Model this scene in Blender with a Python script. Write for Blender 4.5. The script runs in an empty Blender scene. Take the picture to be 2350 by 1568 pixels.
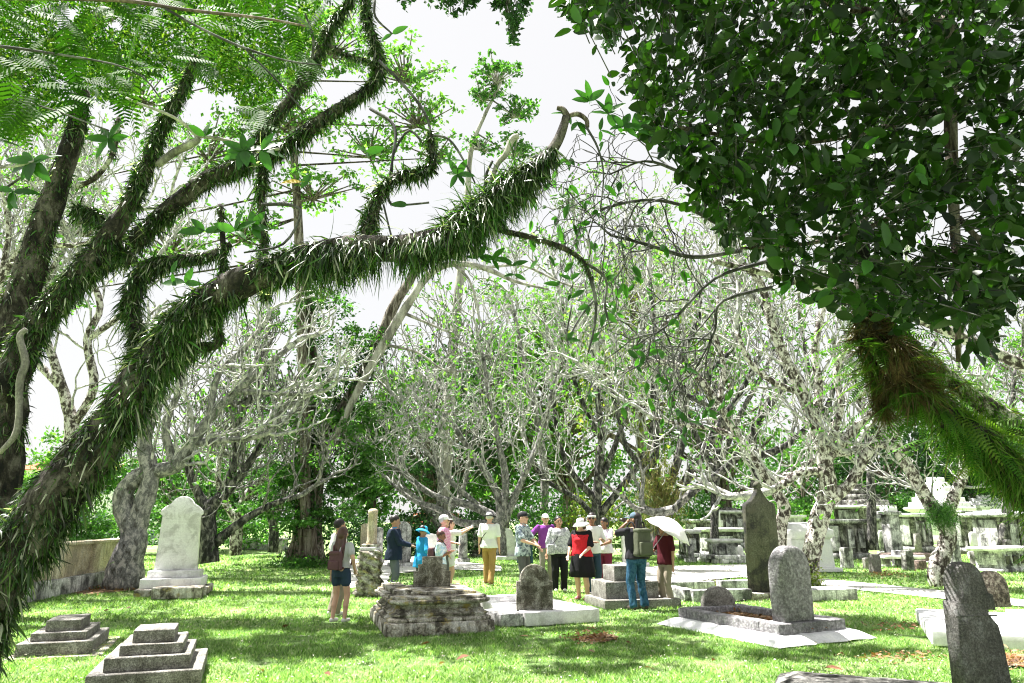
import bpy, math, random
import numpy as np
from mathutils import Vector, Matrix
R = math.radians
rng = np.random.default_rng(7)
random.seed(7)
scene = bpy.context.scene
COL = scene.collection

# ------------------------------------------------------------------ camera, light, exposure
PITCH = math.atan((1192.6 - 784) / 1632)
CAMH = 1.57
cam = bpy.data.cameras.new('camera'); camo = bpy.data.objects.new('camera', cam); COL.objects.link(camo)
cam.sensor_width = 36; cam.lens = 25; cam.clip_end = 900; cam.clip_start = .05
camo.location = (0, 0, CAMH); camo.rotation_euler = (math.pi / 2 + PITCH, 0, 0)
scene.camera = camo
SUN = Vector((-.36, .20, .90)).normalized()
w = bpy.data.worlds.new('World'); scene.world = w; w.use_nodes = True
nt = w.node_tree; nt.nodes.clear()
sky = nt.nodes.new('ShaderNodeTexSky'); sky.sky_type = 'NISHITA'; sky.sun_disc = False
sky.sun_elevation = math.asin(SUN.z); sky.sun_rotation = math.atan2(SUN.x, SUN.y)
sky.air_density = 1.0; sky.dust_density = 3.0
mx = nt.nodes.new('ShaderNodeMix'); mx.data_type = 'RGBA'; mx.inputs[0].default_value = .96
mx.inputs[7].default_value = (1.66, 1.64, 1.62, 1)        # even white cloud veil over the blue
bg = nt.nodes.new('ShaderNodeBackground'); bg.inputs[1].default_value = .1
ow = nt.nodes.new('ShaderNodeOutputWorld')
nt.links.new(sky.outputs[0], mx.inputs[6]); nt.links.new(mx.outputs[2], bg.inputs[0]); nt.links.new(bg.outputs[0], ow.inputs[0])
sl = bpy.data.lights.new('sun', 'SUN'); sl.energy = 3.6; sl.angle = R(.5); sl.color = (1, .96, .9)
so = bpy.data.objects.new('sun', sl); COL.objects.link(so); so.rotation_euler = SUN.to_track_quat('Z', 'Y').to_euler()
scene.view_settings.view_transform = 'Standard'; scene.view_settings.look = 'None'
scene.view_settings.exposure = 2.5; scene.view_settings.gamma = 1
scene.view_settings.use_curve_mapping = False
scene.cycles.max_bounces = 6; scene.cycles.diffuse_bounces = 3; scene.cycles.glossy_bounces = 2
scene.cycles.transmission_bounces = 3; scene.cycles.use_denoising = True
scene.cycles.filter_width = 1.1

# ------------------------------------------------------------------ where things stand: sight lines measured in the picture
cp, sp_ = math.cos(PITCH), math.sin(PITCH)
def ray(x, y):
    v = 784 - y
    return x - 1175, 1632 * cp - v * sp_, 1632 * sp_ + v * cp
def G(x, y):
    a, b, c = ray(x, y); t = -CAMH / c
    return Vector((a * t, b * t, 0))
def P(x, y, Y):
    a, b, c = ray(x, y); t = Y / b
    return Vector((a * t, Y, CAMH + c * t))
def ppm(y, Y): return ray(0, y)[1] / Y      # picture units per metre

# ------------------------------------------------------------------ mesh helpers
def mesh_np(name, V, F, mat=None, smooth=False):
    """V (n,3); F: array (m,k) or list of such arrays"""
    V = np.asarray(V, dtype=np.float32)
    if isinstance(F, np.ndarray): F = [F]
    F = [np.asarray(f, dtype=np.int32) for f in F if len(f)]
    m = bpy.data.meshes.new(name)
    m.vertices.add(len(V)); m.vertices.foreach_set('co', V.ravel())
    li = np.concatenate([f.ravel() for f in F])
    tot = np.concatenate([np.full(len(f), f.shape[1], dtype=np.int32) for f in F])
    st = np.concatenate([[0], np.cumsum(tot)[:-1]]).astype(np.int32)
    m.loops.add(len(li)); m.loops.foreach_set('vertex_index', li)
    m.polygons.add(len(tot)); m.polygons.foreach_set('loop_start', st)
    if smooth: m.polygons.foreach_set('use_smooth', np.ones(len(tot), dtype=bool))
    m.update(calc_edges=True)
    if mat: m.materials.append(mat)
    return m
def link(name, me, parent=None, label=None, cat=None, group=None, kind=None):
    o = bpy.data.objects.new(name, me); COL.objects.link(o)
    if parent is not None: o.parent = parent
    if label: o['label'] = label
    if cat: o['category'] = cat
    if group: o['group'] = group
    if kind: o['kind'] = kind
    return o
def thing(name, label, cat, loc=(0, 0, 0), rz=0, group=None):
    o = link(name, None, None, label, cat, group); o.location = loc; o.rotation_euler = (0, 0, rz)
    o.empty_display_size = .1
    return o
def piece(name, V, F, mat, root, smooth=False, kind=None, label=None, rel=False):
    """rel: V is in world coordinates, shift it to the root"""
    V = np.asarray(V, dtype=float)
    if rel and root is not None: V = V - np.array(root.location)
    o = link(name, mesh_np(name, V, F, mat, smooth), root, label, kind=kind)
    return o
class Acc:
    def __init__(s): s.V = []; s.F = {}; s.n = 0
    def add(s, V, F):
        V = np.asarray(V, dtype=float)
        for f in (F if isinstance(F, list) else [F]):
            f = np.asarray(f)
            if len(f): s.F.setdefault(f.shape[1], []).append(f + s.n)
        s.V.append(V); s.n += len(V)
    def get(s): return np.concatenate(s.V), [np.concatenate(v) for v in s.F.values()]

def hashn(p, k=1.0, seed=0):
    """cheap smooth pseudo-noise, vectorised, about -1..1"""
    p = np.asarray(p) * k
    x, y, z = p[..., 0], p[..., 1], p[..., 2]
    s = seed * 1.7
    return (np.sin(x * 1.9 + 1.3 * np.sin(y * 2.3 + s) + s) + np.sin(y * 2.1 + 1.7 * np.sin(z * 1.7 + s * 2) + 2 * s)
            + np.sin(z * 2.7 + 1.1 * np.sin(x * 3.1 - s)) + .5 * np.sin(5.3 * x + 4.1 * y + s) * np.sin(4.7 * z - 3.3 * y)) / 3.3

def rbox(size, r=.015, step=.12, rough=.004, seed=0, taper=(1, 1), skew=(0, 0)):
    """rounded, slightly uneven block, base at z = 0, centred in x and y"""
    sx, sy, sz = [s / 2 for s in size]; r = min(r, sx * .49, sy * .49, sz * .49)
    def ax(h):
        n = int(min(12, max(1, round(2 * (h - r) / step))))
        a = list(np.linspace(-(h - r), h - r, n + 1))
        return np.array([-h, -h + r * .35] + a + [h - r * .35, h])
    A = [ax(sx), ax(sy), ax(sz)]; V = []; F = []; n = 0
    for k in range(3):
        i, j = [(1, 2), (2, 0), (0, 1)][k]
        u, v = A[i], A[j]; U, W = np.meshgrid(u, v, indexing='ij')
        for s in (-1, 1):
            p = np.zeros(U.shape + (3,)); p[..., i] = U; p[..., j] = W; p[..., k] = s * (sx, sy, sz)[k]
            V.append(p.reshape(-1, 3)); nu, nv = len(u), len(v)
            I = (np.arange(nu - 1)[:, None] * nv + np.arange(nv - 1)[None]).ravel()
            q = np.stack([I, I + nv, I + nv + 1, I + 1], 1) + n
            F.append(q if s > 0 else q[:, ::-1]); n += nu * nv
    V = np.concatenate(V); h = np.array([sx, sy, sz])
    c = np.clip(V, -(h - r), h - r); d = V - c; L = np.linalg.norm(d, axis=1, keepdims=True)
    V = c + d / np.maximum(L, 1e-9) * r
    nrm = d / np.maximum(L, 1e-9)
    V = V + nrm * (hashn(V, 6, seed) * rough + hashn(V, 23, seed + 3) * rough * .5)[:, None]
    t = (V[:, 2] + sz) / (2 * sz)
    V[:, 0] = V[:, 0] * (1 + (taper[0] - 1) * t) + skew[0] * t; V[:, 1] = V[:, 1] * (1 + (taper[1] - 1) * t) + skew[1] * t
    V[:, 2] += sz
    return V, np.concatenate(F)
def rotz(V, a):
    c, s = math.cos(a), math.sin(a); V = np.asarray(V, dtype=float)
    return V @ np.array([[c, s, 0], [-s, c, 0], [0, 0, 1.]])
def block(name, root, mat, size, loc=(0, 0, 0), rz=0, label=None, **k):
    V, F = rbox(size, **k)
    if rz: V = rotz(V, rz)
    return piece(name, V + np.array(loc), F, mat, root, smooth=False, label=label)

def headslab(prof, thick, bev=.015, taper=0):
    """closed outline in x,z (counter-clockwise) given thickness in y, edges bevelled"""
    p = np.array(prof, float); n = len(p)
    nx = np.roll(p, -1, 0) - p; pr = p - np.roll(p, 1, 0)
    t = nx / np.maximum(np.linalg.norm(nx, axis=1, keepdims=True), 1e-9) + pr / np.maximum(np.linalg.norm(pr, axis=1, keepdims=True), 1e-9)
    t /= np.maximum(np.linalg.norm(t, axis=1, keepdims=True), 1e-9)
    inn = p + np.stack([-t[:, 1], t[:, 0]], 1) * bev
    h = thick / 2
    def ring(q, y): return np.stack([q[:, 0], np.full(n, y), q[:, 1]], 1)
    V = np.concatenate([ring(inn, -h), ring(p, -h + bev), ring(p, h - bev), ring(inn, h)])
    i = np.arange(n); j = (i + 1) % n
    Q = np.concatenate([np.stack([i + k * n, j + k * n, j + (k + 1) * n, i + (k + 1) * n], 1) for k in range(3)])
    return V, [Q, i[None, ::-1].copy(), (i + 3 * n)[None].copy()]
def fixn(o):
    import bmesh
    bm = bmesh.new(); bm.from_mesh(o.data); bmesh.ops.recalc_face_normals(bm, faces=bm.faces); bm.to_mesh(o.data); bm.free()
    return o
def stone_slab(name, root, mat, prof, thick, loc=(0, 0, 0), bev=.015, lean=0, label=None, rz=0):
    V, F = headslab(prof, thick, bev)
    if lean: V[:, 1] += V[:, 2] * lean
    if rz: V = rotz(V, rz)
    return fixn(piece(name, V + np.array(loc), F, mat, root, label=label))
def arch(w, h, rise=None, n=14, sh=0, shh=0):
    """round-topped outline, optional shoulders sh wide at height shh"""
    rise = w / 2 if rise is None else rise
    p = [(-w / 2 - sh, 0), (w / 2 + sh, 0)]
    if sh: p += [(w / 2 + sh, shh), (w / 2, shh + .01)]
    for k in range(n + 1):
        a = math.pi * k / n
        p.append((w / 2 * math.cos(a), h - rise + rise * math.sin(a)))
    if sh: p += [(-w / 2, shh + .01), (-w / 2 - sh, shh)]
    return p

def lathe(prof, n=20, rough=0, seed=0):
    a = np.linspace(0, 2 * math.pi, n, endpoint=False); r = np.array([q[0] for q in prof]); z = np.array([q[1] for q in prof])
    V = np.stack([r[:, None] * np.cos(a), r[:, None] * np.sin(a), np.repeat(z[:, None], n, 1)], -1).reshape(-1, 3)
    if rough: V *= (1 + rough * hashn(V, 5, seed))[:, None]
    m = len(prof); i = np.arange(n); j = (i + 1) % n
    Q = np.concatenate([np.stack([i + k * n, j + k * n, j + (k + 1) * n, i + (k + 1) * n], 1) for k in range(m - 1)])
    return V, [Q, i[None, ::-1].copy(), (i + (m - 1) * n)[None].copy()]
def loft(rings, closed=True):
    """rings: list of (n,3) arrays"""
    m = len(rings); n = len(rings[0]); V = np.concatenate(rings); i = np.arange(n); j = (i + 1) % n
    Q = np.concatenate([np.stack([i + k * n, j + k * n, j + (k + 1) * n, i + (k + 1) * n], 1) for k in range(m - 1)])
    return V, ([Q, i[None, ::-1].copy(), (i + (m - 1) * n)[None].copy()] if closed else [Q])
def moulded(w, d, prof, cham=.0, seed=0, rough=.006, seg=9):
    """rectangular plan w x d (optionally chamfered), profile [(z, inset)] - mouldings run all round"""
    rings = []
    for z, ins in prof:
        a, b = w / 2 - ins, d / 2 - ins; c = max(cham - ins * .4, 0)
        if cham: cor = [(-a + c, -b), (a - c, -b), (a, -b + c), (a, b - c), (a - c, b), (-a + c, b), (-a, b - c), (-a, -b + c)]
        else: cor = [(-a, -b), (a, -b), (a, b), (-a, b)]
        pts = []
        for k in range(len(cor)):
            p, q = cor[k], cor[(k + 1) % len(cor)]
            L = math.hypot(w, d) * .7
            m = seg if (not cham or k % 2 == 0) else 2
            for t in range(m): pts.append((p[0] + (q[0] - p[0]) * t / m, p[1] + (q[1] - p[1]) * t / m, z))
        rings.append(np.array(pts))
    V, F = loft(rings)
    V = V + np.stack([hashn(V, 7, seed), hashn(V, 8, seed + 1), hashn(V, 9, seed + 2) * .7], 1) * rough
    return V, F

# ------------------------------------------------------------------ tubes
def catmull(pts, rad, k=4):
    p = np.array([list(q) for q in pts], float); r = np.array(rad, float)
    if len(r) != len(p): r = np.interp(np.linspace(0, 1, len(p)), np.linspace(0, 1, len(r)), r)
    P0 = np.vstack([2 * p[0] - p[1], p, 2 * p[-1] - p[-2]]); out = []; ro = []
    for i in range(len(p) - 1):
        a, b, c, d = P0[i:i + 4]
        for t in np.arange(k) / k:
            out.append(.5 * ((2 * b) + (-a + c) * t + (2 * a - 5 * b + 4 * c - d) * t * t + (-a + 3 * b - 3 * c + d) * t ** 3))
            ro.append(r[i] + (r[i + 1] - r[i]) * t)
    out.append(p[-1]); ro.append(r[-1])
    return np.array(out), np.array(ro)
def tube(pts, rad, sides=8, k=4, rough=0, seed=0, caps=True):
    C, Rr = catmull(pts, rad, k) if k > 1 else (np.array([list(q) for q in pts], float), np.array(rad, float))
    T = np.gradient(C, axis=0); T /= np.maximum(np.linalg.norm(T, axis=1, keepdims=True), 1e-9)
    u = np.cross(T[0], [0, 0, 1.]);
    if np.linalg.norm(u) < .05: u = np.cross(T[0], [1., 0, 0])
    u /= np.linalg.norm(u); rings = []; a = np.linspace(0, 2 * math.pi, sides, endpoint=False)
    for c, t, r in zip(C, T, Rr):
        u = u - t * (u @ t); u /= np.linalg.norm(u); v = np.cross(t, u)
        ring = c + r * (np.cos(a)[:, None] * u + np.sin(a)[:, None] * v)
        rings.append(ring)
    V, F = loft(rings, caps)
    if rough:
        cen = np.repeat(C, sides, 0); V = cen + (V - cen) * (1 + rough * hashn(V, 7, seed) + rough * .6 * hashn(V, 21, seed + 5))[:, None]
    return V, F
def norml(a): return a / np.maximum(np.linalg.norm(a, axis=-1, keepdims=True), 1e-9)
def prisms(A, B, RA, RB, sides=4):
    """many straight twigs at once"""
    T = norml(B - A); ref = np.where(np.abs(T[:, 2:3]) > .9, [[1., 0, 0]], [[0, 0, 1.]])
    u = norml(np.cross(T, ref)); v = np.cross(T, u); a = np.linspace(0, 2 * math.pi, sides, endpoint=False)
    off = np.cos(a)[None, :, None] * u[:, None] + np.sin(a)[None, :, None] * v[:, None]
    ra = A[:, None] + off * RA[:, None, None]; rb = B[:, None] + off * RB[:, None, None]
    V = np.concatenate([ra, rb], 1).reshape(-1, 3); n = len(A); i = np.arange(sides); j = (i + 1) % sides
    f = np.stack([i, j, j + sides, i + sides], 1)
    F = (f[None] + (np.arange(n) * 2 * sides)[:, None, None]).reshape(-1, 4)
    return V, F
def grow(S, D, Rr, L, levels, g, ang=38, up=.12, shrink=.78, rshrink=.72, third=.25, wob=.25, sub=2, minr=.006, droop=0.):
    """forking branches, all tips of one level at once. -> A,B,RA,RB, tips, tipdirs"""
    S = np.array(S, float); D = norml(np.array(D, float)); Rr = np.array(Rr, float); L = np.array(L, float)
    o = [[], [], [], []]
    for lv in range(levels):
        Lk = L * g.uniform(.7, 1.3, len(S)); p = S; d = D; r = Rr
        for s in range(sub):
            d = norml(d + g.normal(0, wob * .5, d.shape) + np.array([0, 0, up - droop * lv]) * .6)
            q = p + d * (Lk / sub)[:, None]; r2 = np.maximum(r * (1 - (1 - rshrink ** .5) / sub), minr)
            o[0].append(p); o[1].append(q); o[2].append(r); o[3].append(r2); p, r = q, r2
        if lv == levels - 1: return [np.concatenate(x) for x in o] + [p, d]
        n = len(p)
        ax = norml(np.cross(d, g.normal(size=d.shape)))
        def child(sgn, a, extra=0.):
            an = np.radians(a * g.uniform(.6, 1.3, n))[:, None]
            ax2 = ax if extra == 0 else norml(np.cross(d, ax))
            return norml(d * np.cos(an) + sgn * np.cross(ax2, d) * np.sin(an))
        c1, c2 = child(1, ang), child(-1, ang); m = g.random(n) < third; c3 = child(1, ang, 1)[m]
        S = np.concatenate([p, p, p[m]]); D = np.concatenate([c1, c2, c3])
        Rr = np.maximum(np.concatenate([r, r, r[m]]) * rshrink, minr); L = np.concatenate([L, L, L[m]]) * shrink

# ------------------------------------------------------------------ leaves
def bake(tv, tf, Pn, X, Y, Z, S):
    """template baked at many places: axes X,Y,Z (n,3), scale S (n,) or (n,3)"""
    S = np.asarray(S, float);
    if S.ndim == 1: S = np.repeat(S[:, None], 3, 1)
    tv = np.asarray(tv, float); n = len(Pn)
    V = (Pn[:, None] + (tv[None, :, 0:1] * S[:, None, 0:1]) * X[:, None] + (tv[None, :, 1:2] * S[:, None, 1:2]) * Y[:, None]
         + (tv[None, :, 2:3] * S[:, None, 2:3]) * Z[:, None]).reshape(-1, 3)
    tf = np.asarray(tf); F = (tf[None] + (np.arange(n) * len(tv))[:, None, None]).reshape(-1, tf.shape[1])
    return V, F
LEAF1 = ([(0, 0, 0), (.5, .5, .06), (0, 1, -.05), (-.5, .5, .06)], np.array([[0, 1, 2, 3]]))
LEAF2 = ([(0, 0, 0), (.36, .25, .05), (.5, .58, .06), (.3, .86, .0), (0, 1, -.08), (-.3, .86, .0), (-.5, .58, .06), (-.36, .25, .05), (0, .3, 0), (0, .65, -.02)],
         np.array([[0, 1, 8, 8], [1, 2, 9, 8], [2, 3, 4, 9], [0, 8, 7, 7], [8, 9, 6, 7], [9, 4, 5, 6]]))
def leaf_mesh(name, mat, w=.4, bend=.12):
    """broad leaf with a sunken midrib and wavy edge, length 1 along y, as a real two-sided thin sheet with petiole"""
    ys = np.linspace(0, 1, 8); V = []
    for y in ys:
        hw = w * .5 * (math.sin(math.pi * min(1, y ** .8)) ** .75 if 0 < y < 1 else .02)
        z = -bend * y * y
        V += [(-hw, y, z + hw * .25 + .012 * math.sin(y * 17)), (0, y, z), (hw, y, z + hw * .25 + .012 * math.cos(y * 15))]
    F = []
    for k in range(7):
        a = 3 * k; F += [[a, a + 1, a + 4, a + 3], [a + 1, a + 2, a + 5, a + 4]]
    V += [(-.012, -.15, .02), (.012, -.15, .02), (.012, .02, 0), (-.012, .02, 0)]; n = len(V); F.append([n - 4, n - 3, n - 2, n - 1])
    return mesh_np(name, np.array(V), np.array(F), mat, True)
def randdir(n, g): return norml(g.normal(size=(n, 3)))
def frame_from(Y, g):
    Z = norml(np.cross(Y, g.normal(size=Y.shape))); X = np.cross(Y, Z)
    return X, Z
def scatter_leaves(Pn, g, size, var=.35, asp=.45, droop=-.25, tmpl=LEAF1, flat=0.):
    n = len(Pn); Y = norml(g.normal(size=(n, 3)) + np.array([0, 0, droop]))
    if flat:
        Z = norml(g.normal(size=(n, 3)) * .5 + np.array([0, 0, 1.]) * flat); X = norml(np.cross(Y, Z)); Y = np.cross(Z, X)
    else: X, Z = frame_from(Y, g)
    S = size * g.uniform(1 - var, 1 + var, n)
    return bake(tmpl[0], tmpl[1], Pn, X, Y, Z, np.stack([S * asp, S, S], 1))
def straps(base, out, Ln, g, w=.012, grav=1.2, seg=3):
    """narrow arching fern straps: base points, outward directions, lengths"""
    n = len(base); d = norml(out + g.normal(0, .45, out.shape)); side = norml(np.cross(d, g.normal(size=d.shape)))
    p = base.copy(); rows = []
    ws = [1, .95, .75, .12] if seg == 3 else [1, .6, .1]
    curl = g.normal(0, .38, d.shape)
    for s in range(seg + 1):
        ww = (w * ws[s] * .5) if np.ndim(w) == 0 else (w * ws[s] * .5)[:, None]
        rows.append(np.stack([p - side * ww, p + side * ww], 1))
        d = norml(d + np.array([0, 0, -grav / seg]) + curl); p = p + d * (Ln / seg)[:, None]
    V = np.stack(rows, 1).reshape(-1, 3); k = 2 * (seg + 1)
    f = np.array([[2 * s, 2 * s + 1, 2 * s + 3, 2 * s + 2] for s in range(seg)])
    F = (f[None] + (np.arange(n) * k)[:, None, None]).reshape(-1, 4)
    return V, F
def along(C, Rr, n, g, bias_up=.0, r_in=.9):
    """n random surface points on a tube with centres C and radii Rr -> points, outward dirs"""
    seg = np.linalg.norm(np.diff(C, axis=0), axis=1); cum = np.concatenate([[0], np.cumsum(seg)]); t = g.random(n) * cum[-1]
    c = np.stack([np.interp(t, cum, C[:, k]) for k in range(3)], 1); r = np.interp(t, cum, Rr)
    T = norml(np.gradient(C, axis=0)); tt = norml(np.stack([np.interp(t, cum, T[:, k]) for k in range(3)], 1))
    o = g.normal(size=(n, 3)) + np.array([0, 0, bias_up]); o = norml(o - tt * (o * tt).sum(1, keepdims=True))
    return c + o * (r * r_in)[:, None], o, t / cum[-1]

# ------------------------------------------------------------------ materials
def mat_new(name):
    m = bpy.data.materials.new(name); m.use_nodes = True; t = m.node_tree; t.nodes.clear()
    o = t.nodes.new('ShaderNodeOutputMaterial'); b = t.nodes.new('ShaderNodeBsdfPrincipled'); t.links.new(b.outputs[0], o.inputs[0])
    return m, t, b, o
def N(t, k, **kw):
    n = t.nodes.new(k)
    for a, v in kw.items(): setattr(n, a, v)
    return n
def noise(t, scale, detail=5, rough=.6, stretch=None, coord='Object', dist=0.):
    tc = N(t, 'ShaderNodeTexCoord'); mp = N(t, 'ShaderNodeMapping'); n = N(t, 'ShaderNodeTexNoise')
    if stretch: mp.inputs['Scale'].default_value = stretch
    n.inputs['Scale'].default_value = scale; n.inputs['Detail'].default_value = detail; n.inputs['Roughness'].default_value = rough; n.inputs['Distortion'].default_value = dist
    t.links.new(tc.outputs[coord], mp.inputs[0]); t.links.new(mp.outputs[0], n.inputs[0])
    return n.outputs[0]
def ramp(t, src, stops):
    r = N(t, 'ShaderNodeValToRGB'); e = r.color_ramp.elements
    while len(e) < len(stops): e.new(.5)
    for k, (p, c) in enumerate(stops):
        e[k].position = p; e[k].color = (*c, 1) if len(c) == 3 else c
    t.links.new(src, r.inputs[0]); return r.outputs[0]
def mix(t, f, a, b, mode='MIX'):
    m = N(t, 'ShaderNodeMix', data_type='RGBA', blend_type=mode)
    for s, i in ((f, 0), (a, 6), (b, 7)):
        if isinstance(s, bpy.types.NodeSocket): t.links.new(s, m.inputs[i])
        elif i == 0: m.inputs[0].default_value = s
        else: m.inputs[i].default_value = (*s, 1)
    return m.outputs[2]
def bump(t, b, src, dist, strength=1.):
    n = N(t, 'ShaderNodeBump'); n.inputs['Distance'].default_value = dist; n.inputs['Strength'].default_value = strength
    t.links.new(src, n.inputs['Height']); t.links.new(n.outputs[0], b.inputs['Normal'])
def g3(v): return (v, v, v) if np.ndim(v) == 0 else tuple(v)
def stone(name, base, dark, light, patch=(.42, .58), scale=3, bd=.01, moss=None, streak=True, fine=38, grime=.5, fc=.55):
    """weathered stone: two-scale mottling, rain streaks, lichen"""
    m, t, b, o = mat_new(name)
    a = noise(t, scale, 8, .68, dist=.4); c = ramp(t, a, [(patch[0], g3(dark)), (.5, g3(base)), (patch[1], g3(light))])
    f = noise(t, fine, 4, .7); fr = ramp(t, f, [(.36, (.35,) * 3), (.5, (.85,) * 3), (.62, (1.6,) * 3)]); c = mix(t, fc, c, mix(t, 1., c, fr, 'MULTIPLY'))
    if streak:
        s = noise(t, 2.2, 6, .7, (6, 6, .7)); sr = ramp(t, s, [(.46, (0, 0, 0)), (.62, (grime,) * 3)])
        c = mix(t, sr, c, tuple(x * .35 for x in g3(dark)))
    if moss is not None:
        q = noise(t, 4.3, 7, .7); qr = ramp(t, q, [(.54, (0, 0, 0)), (.64, (.8,) * 3)]); c = mix(t, qr, c, moss)
    t.links.new(c, b.inputs[0]); b.inputs['Roughness'].default_value = .92; b.inputs['Specular IOR Level'].default_value = .2
    h = noise(t, fine * 1.0, 6, .75); h2 = noise(t, scale * 2.5, 5, .6); bump(t, b, mix(t, .5, h, h2), bd)
    return m
def cloth(name, col, col2=None, scale=30, bd=.004, pat=(.45, .55)):
    m, t, b, o = mat_new(name)
    a = noise(t, 3, 4, .6); c = mix(t, 1., g3(col), ramp(t, a, [(.3, (.85,) * 3), (.7, (1.12,) * 3)]), 'MULTIPLY')
    if col2 is not None:
        p = noise(t, scale, 3, .6); c = mix(t, ramp(t, p, [(pat[0], (0, 0, 0)), (pat[1], (1, 1, 1))]), c, g3(col2))
    t.links.new(c, b.inputs[0]); b.inputs['Roughness'].default_value = .85; b.inputs['Specular IOR Level'].default_value = .15
    bump(t, b, noise(t, 9, 4, .6, (1, 1, .6)), .02, .7)
    return m
def plain(name, col, rough=.6, spec=.3, var=.1):
    m, t, b, o = mat_new(name)
    a = noise(t, 14, 4, .6); c = mix(t, 1., g3(col), ramp(t, a, [(.3, (1 - var,) * 3), (.7, (1 + var,) * 3)]), 'MULTIPLY')
    t.links.new(c, b.inputs[0]); b.inputs['Roughness'].default_value = rough; b.inputs['Specular IOR Level'].default_value = spec
    return m
def leafm(name, stops, trans=.35, rough=.5, spec=.35, tcol=None, obj=False, vein=False):
    """leaf: colour varies leaf by leaf (per island or per object); lets some light through"""
    m, t, b, o = mat_new(name)
    if obj: src = N(t, 'ShaderNodeObjectInfo').outputs['Random']
    else: src = N(t, 'ShaderNodeNewGeometry').outputs['Random Per Island']
    c = ramp(t, src, [(k / max(1, len(stops) - 1), s) for k, s in enumerate(stops)])
    c = mix(t, 1., c, ramp(t, noise(t, 1.1, 3, .6, coord='Object'), [(.35, (.75,) * 3), (.65, (1.25,) * 3)]), 'MULTIPLY')
    t.links.new(c, b.inputs[0]); b.inputs['Roughness'].default_value = rough; b.inputs['Specular IOR Level'].default_value = spec
    tr = N(t, 'ShaderNodeBsdfTranslucent'); tc = mix(t, 1., c, tcol or (1.5, 1.9, .6), 'MULTIPLY'); t.links.new(tc, tr.inputs[0])
    ms = N(t, 'ShaderNodeMixShader'); ms.inputs[0].default_value = trans
    t.links.new(b.outputs[0], ms.inputs[1]); t.links.new(tr.outputs[0], ms.inputs[2]); t.links.new(ms.outputs[0], o.inputs[0])
    return m
def bark(name, base, dark, light, scale=5, stretch=(1, 1, .4), bd=.02, patch=(.4, .6)):
    m, t, b, o = mat_new(name)
    a = noise(t, scale, 8, .7, stretch, dist=.5); c = ramp(t, a, [(patch[0], g3(dark)), (.5, g3(base)), (patch[1], g3(light))])
    f = noise(t, 45, 4, .7); c = mix(t, 1., c, ramp(t, f, [(.3, (.6,) * 3), (.7, (1.3,) * 3)]), 'MULTIPLY')
    t.links.new(c, b.inputs[0]); b.inputs['Roughness'].default_value = .9; b.inputs['Specular IOR Level'].default_value = .15
    bump(t, b, noise(t, scale * 4, 7, .75, stretch), bd); return m

M = {}
M['granite'] = stone('grey_granite', (.25, .24, .22), (.15, .142, .125), (.37, .36, .34), scale=9, bd=.015, fine=75, grime=.3, patch=(.35, .65), fc=1.)
M['rough'] = stone('rough_hewn_stone', (.27, .26, .275), .18, .38, scale=11, bd=.05, fine=30, streak=False, patch=(.35, .65), fc=.6)
M['roughdark'] = stone('dark_pitted_granite', (.15, .143, .138), .10, .22, scale=7, bd=.03, fine=60, streak=True, patch=(.35, .65), fc=.7, grime=.25)
M['darkstone'] = stone('dark_slate_stone', (.085, .085, .062), .04, (.12, .12, .09), scale=2, bd=.006, streak=True, moss=(.10, .095, .07), grime=.3)
M['whitewash'] = stone('whitewashed_plaster', (.84, .84, .86), (.72, .72, .74), .88, scale=1.5, bd=.005, streak=False, fc=.12)
M['whitestone'] = stone('pale_marble', (.78, .77, .78), (.58, .57, .57), .84, scale=3, bd=.008, streak=False, fine=60, fc=.22)
M['oldlime'] = stone('mossy_lime_plaster', (.40, .37, .31), (.10, .09, .075), (.66, .64, .6), scale=5, bd=.02, moss=(.38, .30, .09), grime=.45, fine=50)
M['tombdark'] = stone('blackened_plaster', (.18, .175, .165), (.06, .058, .055), (.5, .49, .47), patch=(.42, .62), scale=3.6, bd=.02, grime=.5)
M['tombmid'] = stone('weathered_plaster', (.45, .45, .45), (.1, .1, .1), (.72, .72, .72), patch=(.4, .56), scale=2.2, bd=.015, grime=.6)
M['cream'] = stone('cream_render', (.56, .48, .34), (.4, .35, .27), (.68, .62, .5), scale=1.6, bd=.006, grime=.4)
M['path'] = stone('pale_sandy_concrete', (.74, .72, .70), (.6, .58, .55), (.8, .79, .77), scale=1.2, bd=.006, streak=False, fine=60, fc=.2)
M['earth'] = stone('leafy_earth', (.2, .13, .08), (.08, .055, .035), (.34, .24, .14), scale=9, bd=.02, streak=False)
M['brick'] = stone('red_brown_stone', (.22, .16, .14), (.1, .08, .07), (.32, .26, .24), scale=4, bd=.01)
M['brownstone'] = stone('brown_pitted_stone', (.21, .17, .14), (.08, .07, .06), (.4, .36, .3), scale=14, bd=.03, fine=40, streak=False)
M['barkbig'] = bark('fern_tree_bark', (.055, .048, .042), .018, (.17, .155, .14), 8, (1, 1, .5), .03)
M['barkpale'] = bark('pale_frangipani_bark', .19, (.06, .055, .048), (.40, .38, .36), 9, (1, 1, .6), .012, (.36, .58))
M['barkwhite'] = bark('white_frangipani_twigs', .42, (.10, .095, .08), (.68, .66, .62), 6, None, .006, (.36, .6))
M['barkmot'] = bark('mottled_frangipani_bark', (.26, .23, .21), (.055, .045, .04), (.68, .65, .62), 9, (1, 1, .7), .02, (.44, .54))
M['barkdark'] = bark('dark_frangipani_bark', .065, .025, (.34, .32, .3), 8, (1, 1, .5), .015, (.42, .64))
M['twigdark'] = bark('dark_twigs', .07, .04, .16, 5, None, .004)
M['barkgrey'] = bark('smooth_grey_bark', (.36, .34, .31), (.16, .15, .14), (.55, .53, .5), 3, (1, 1, .25), .02)
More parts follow.
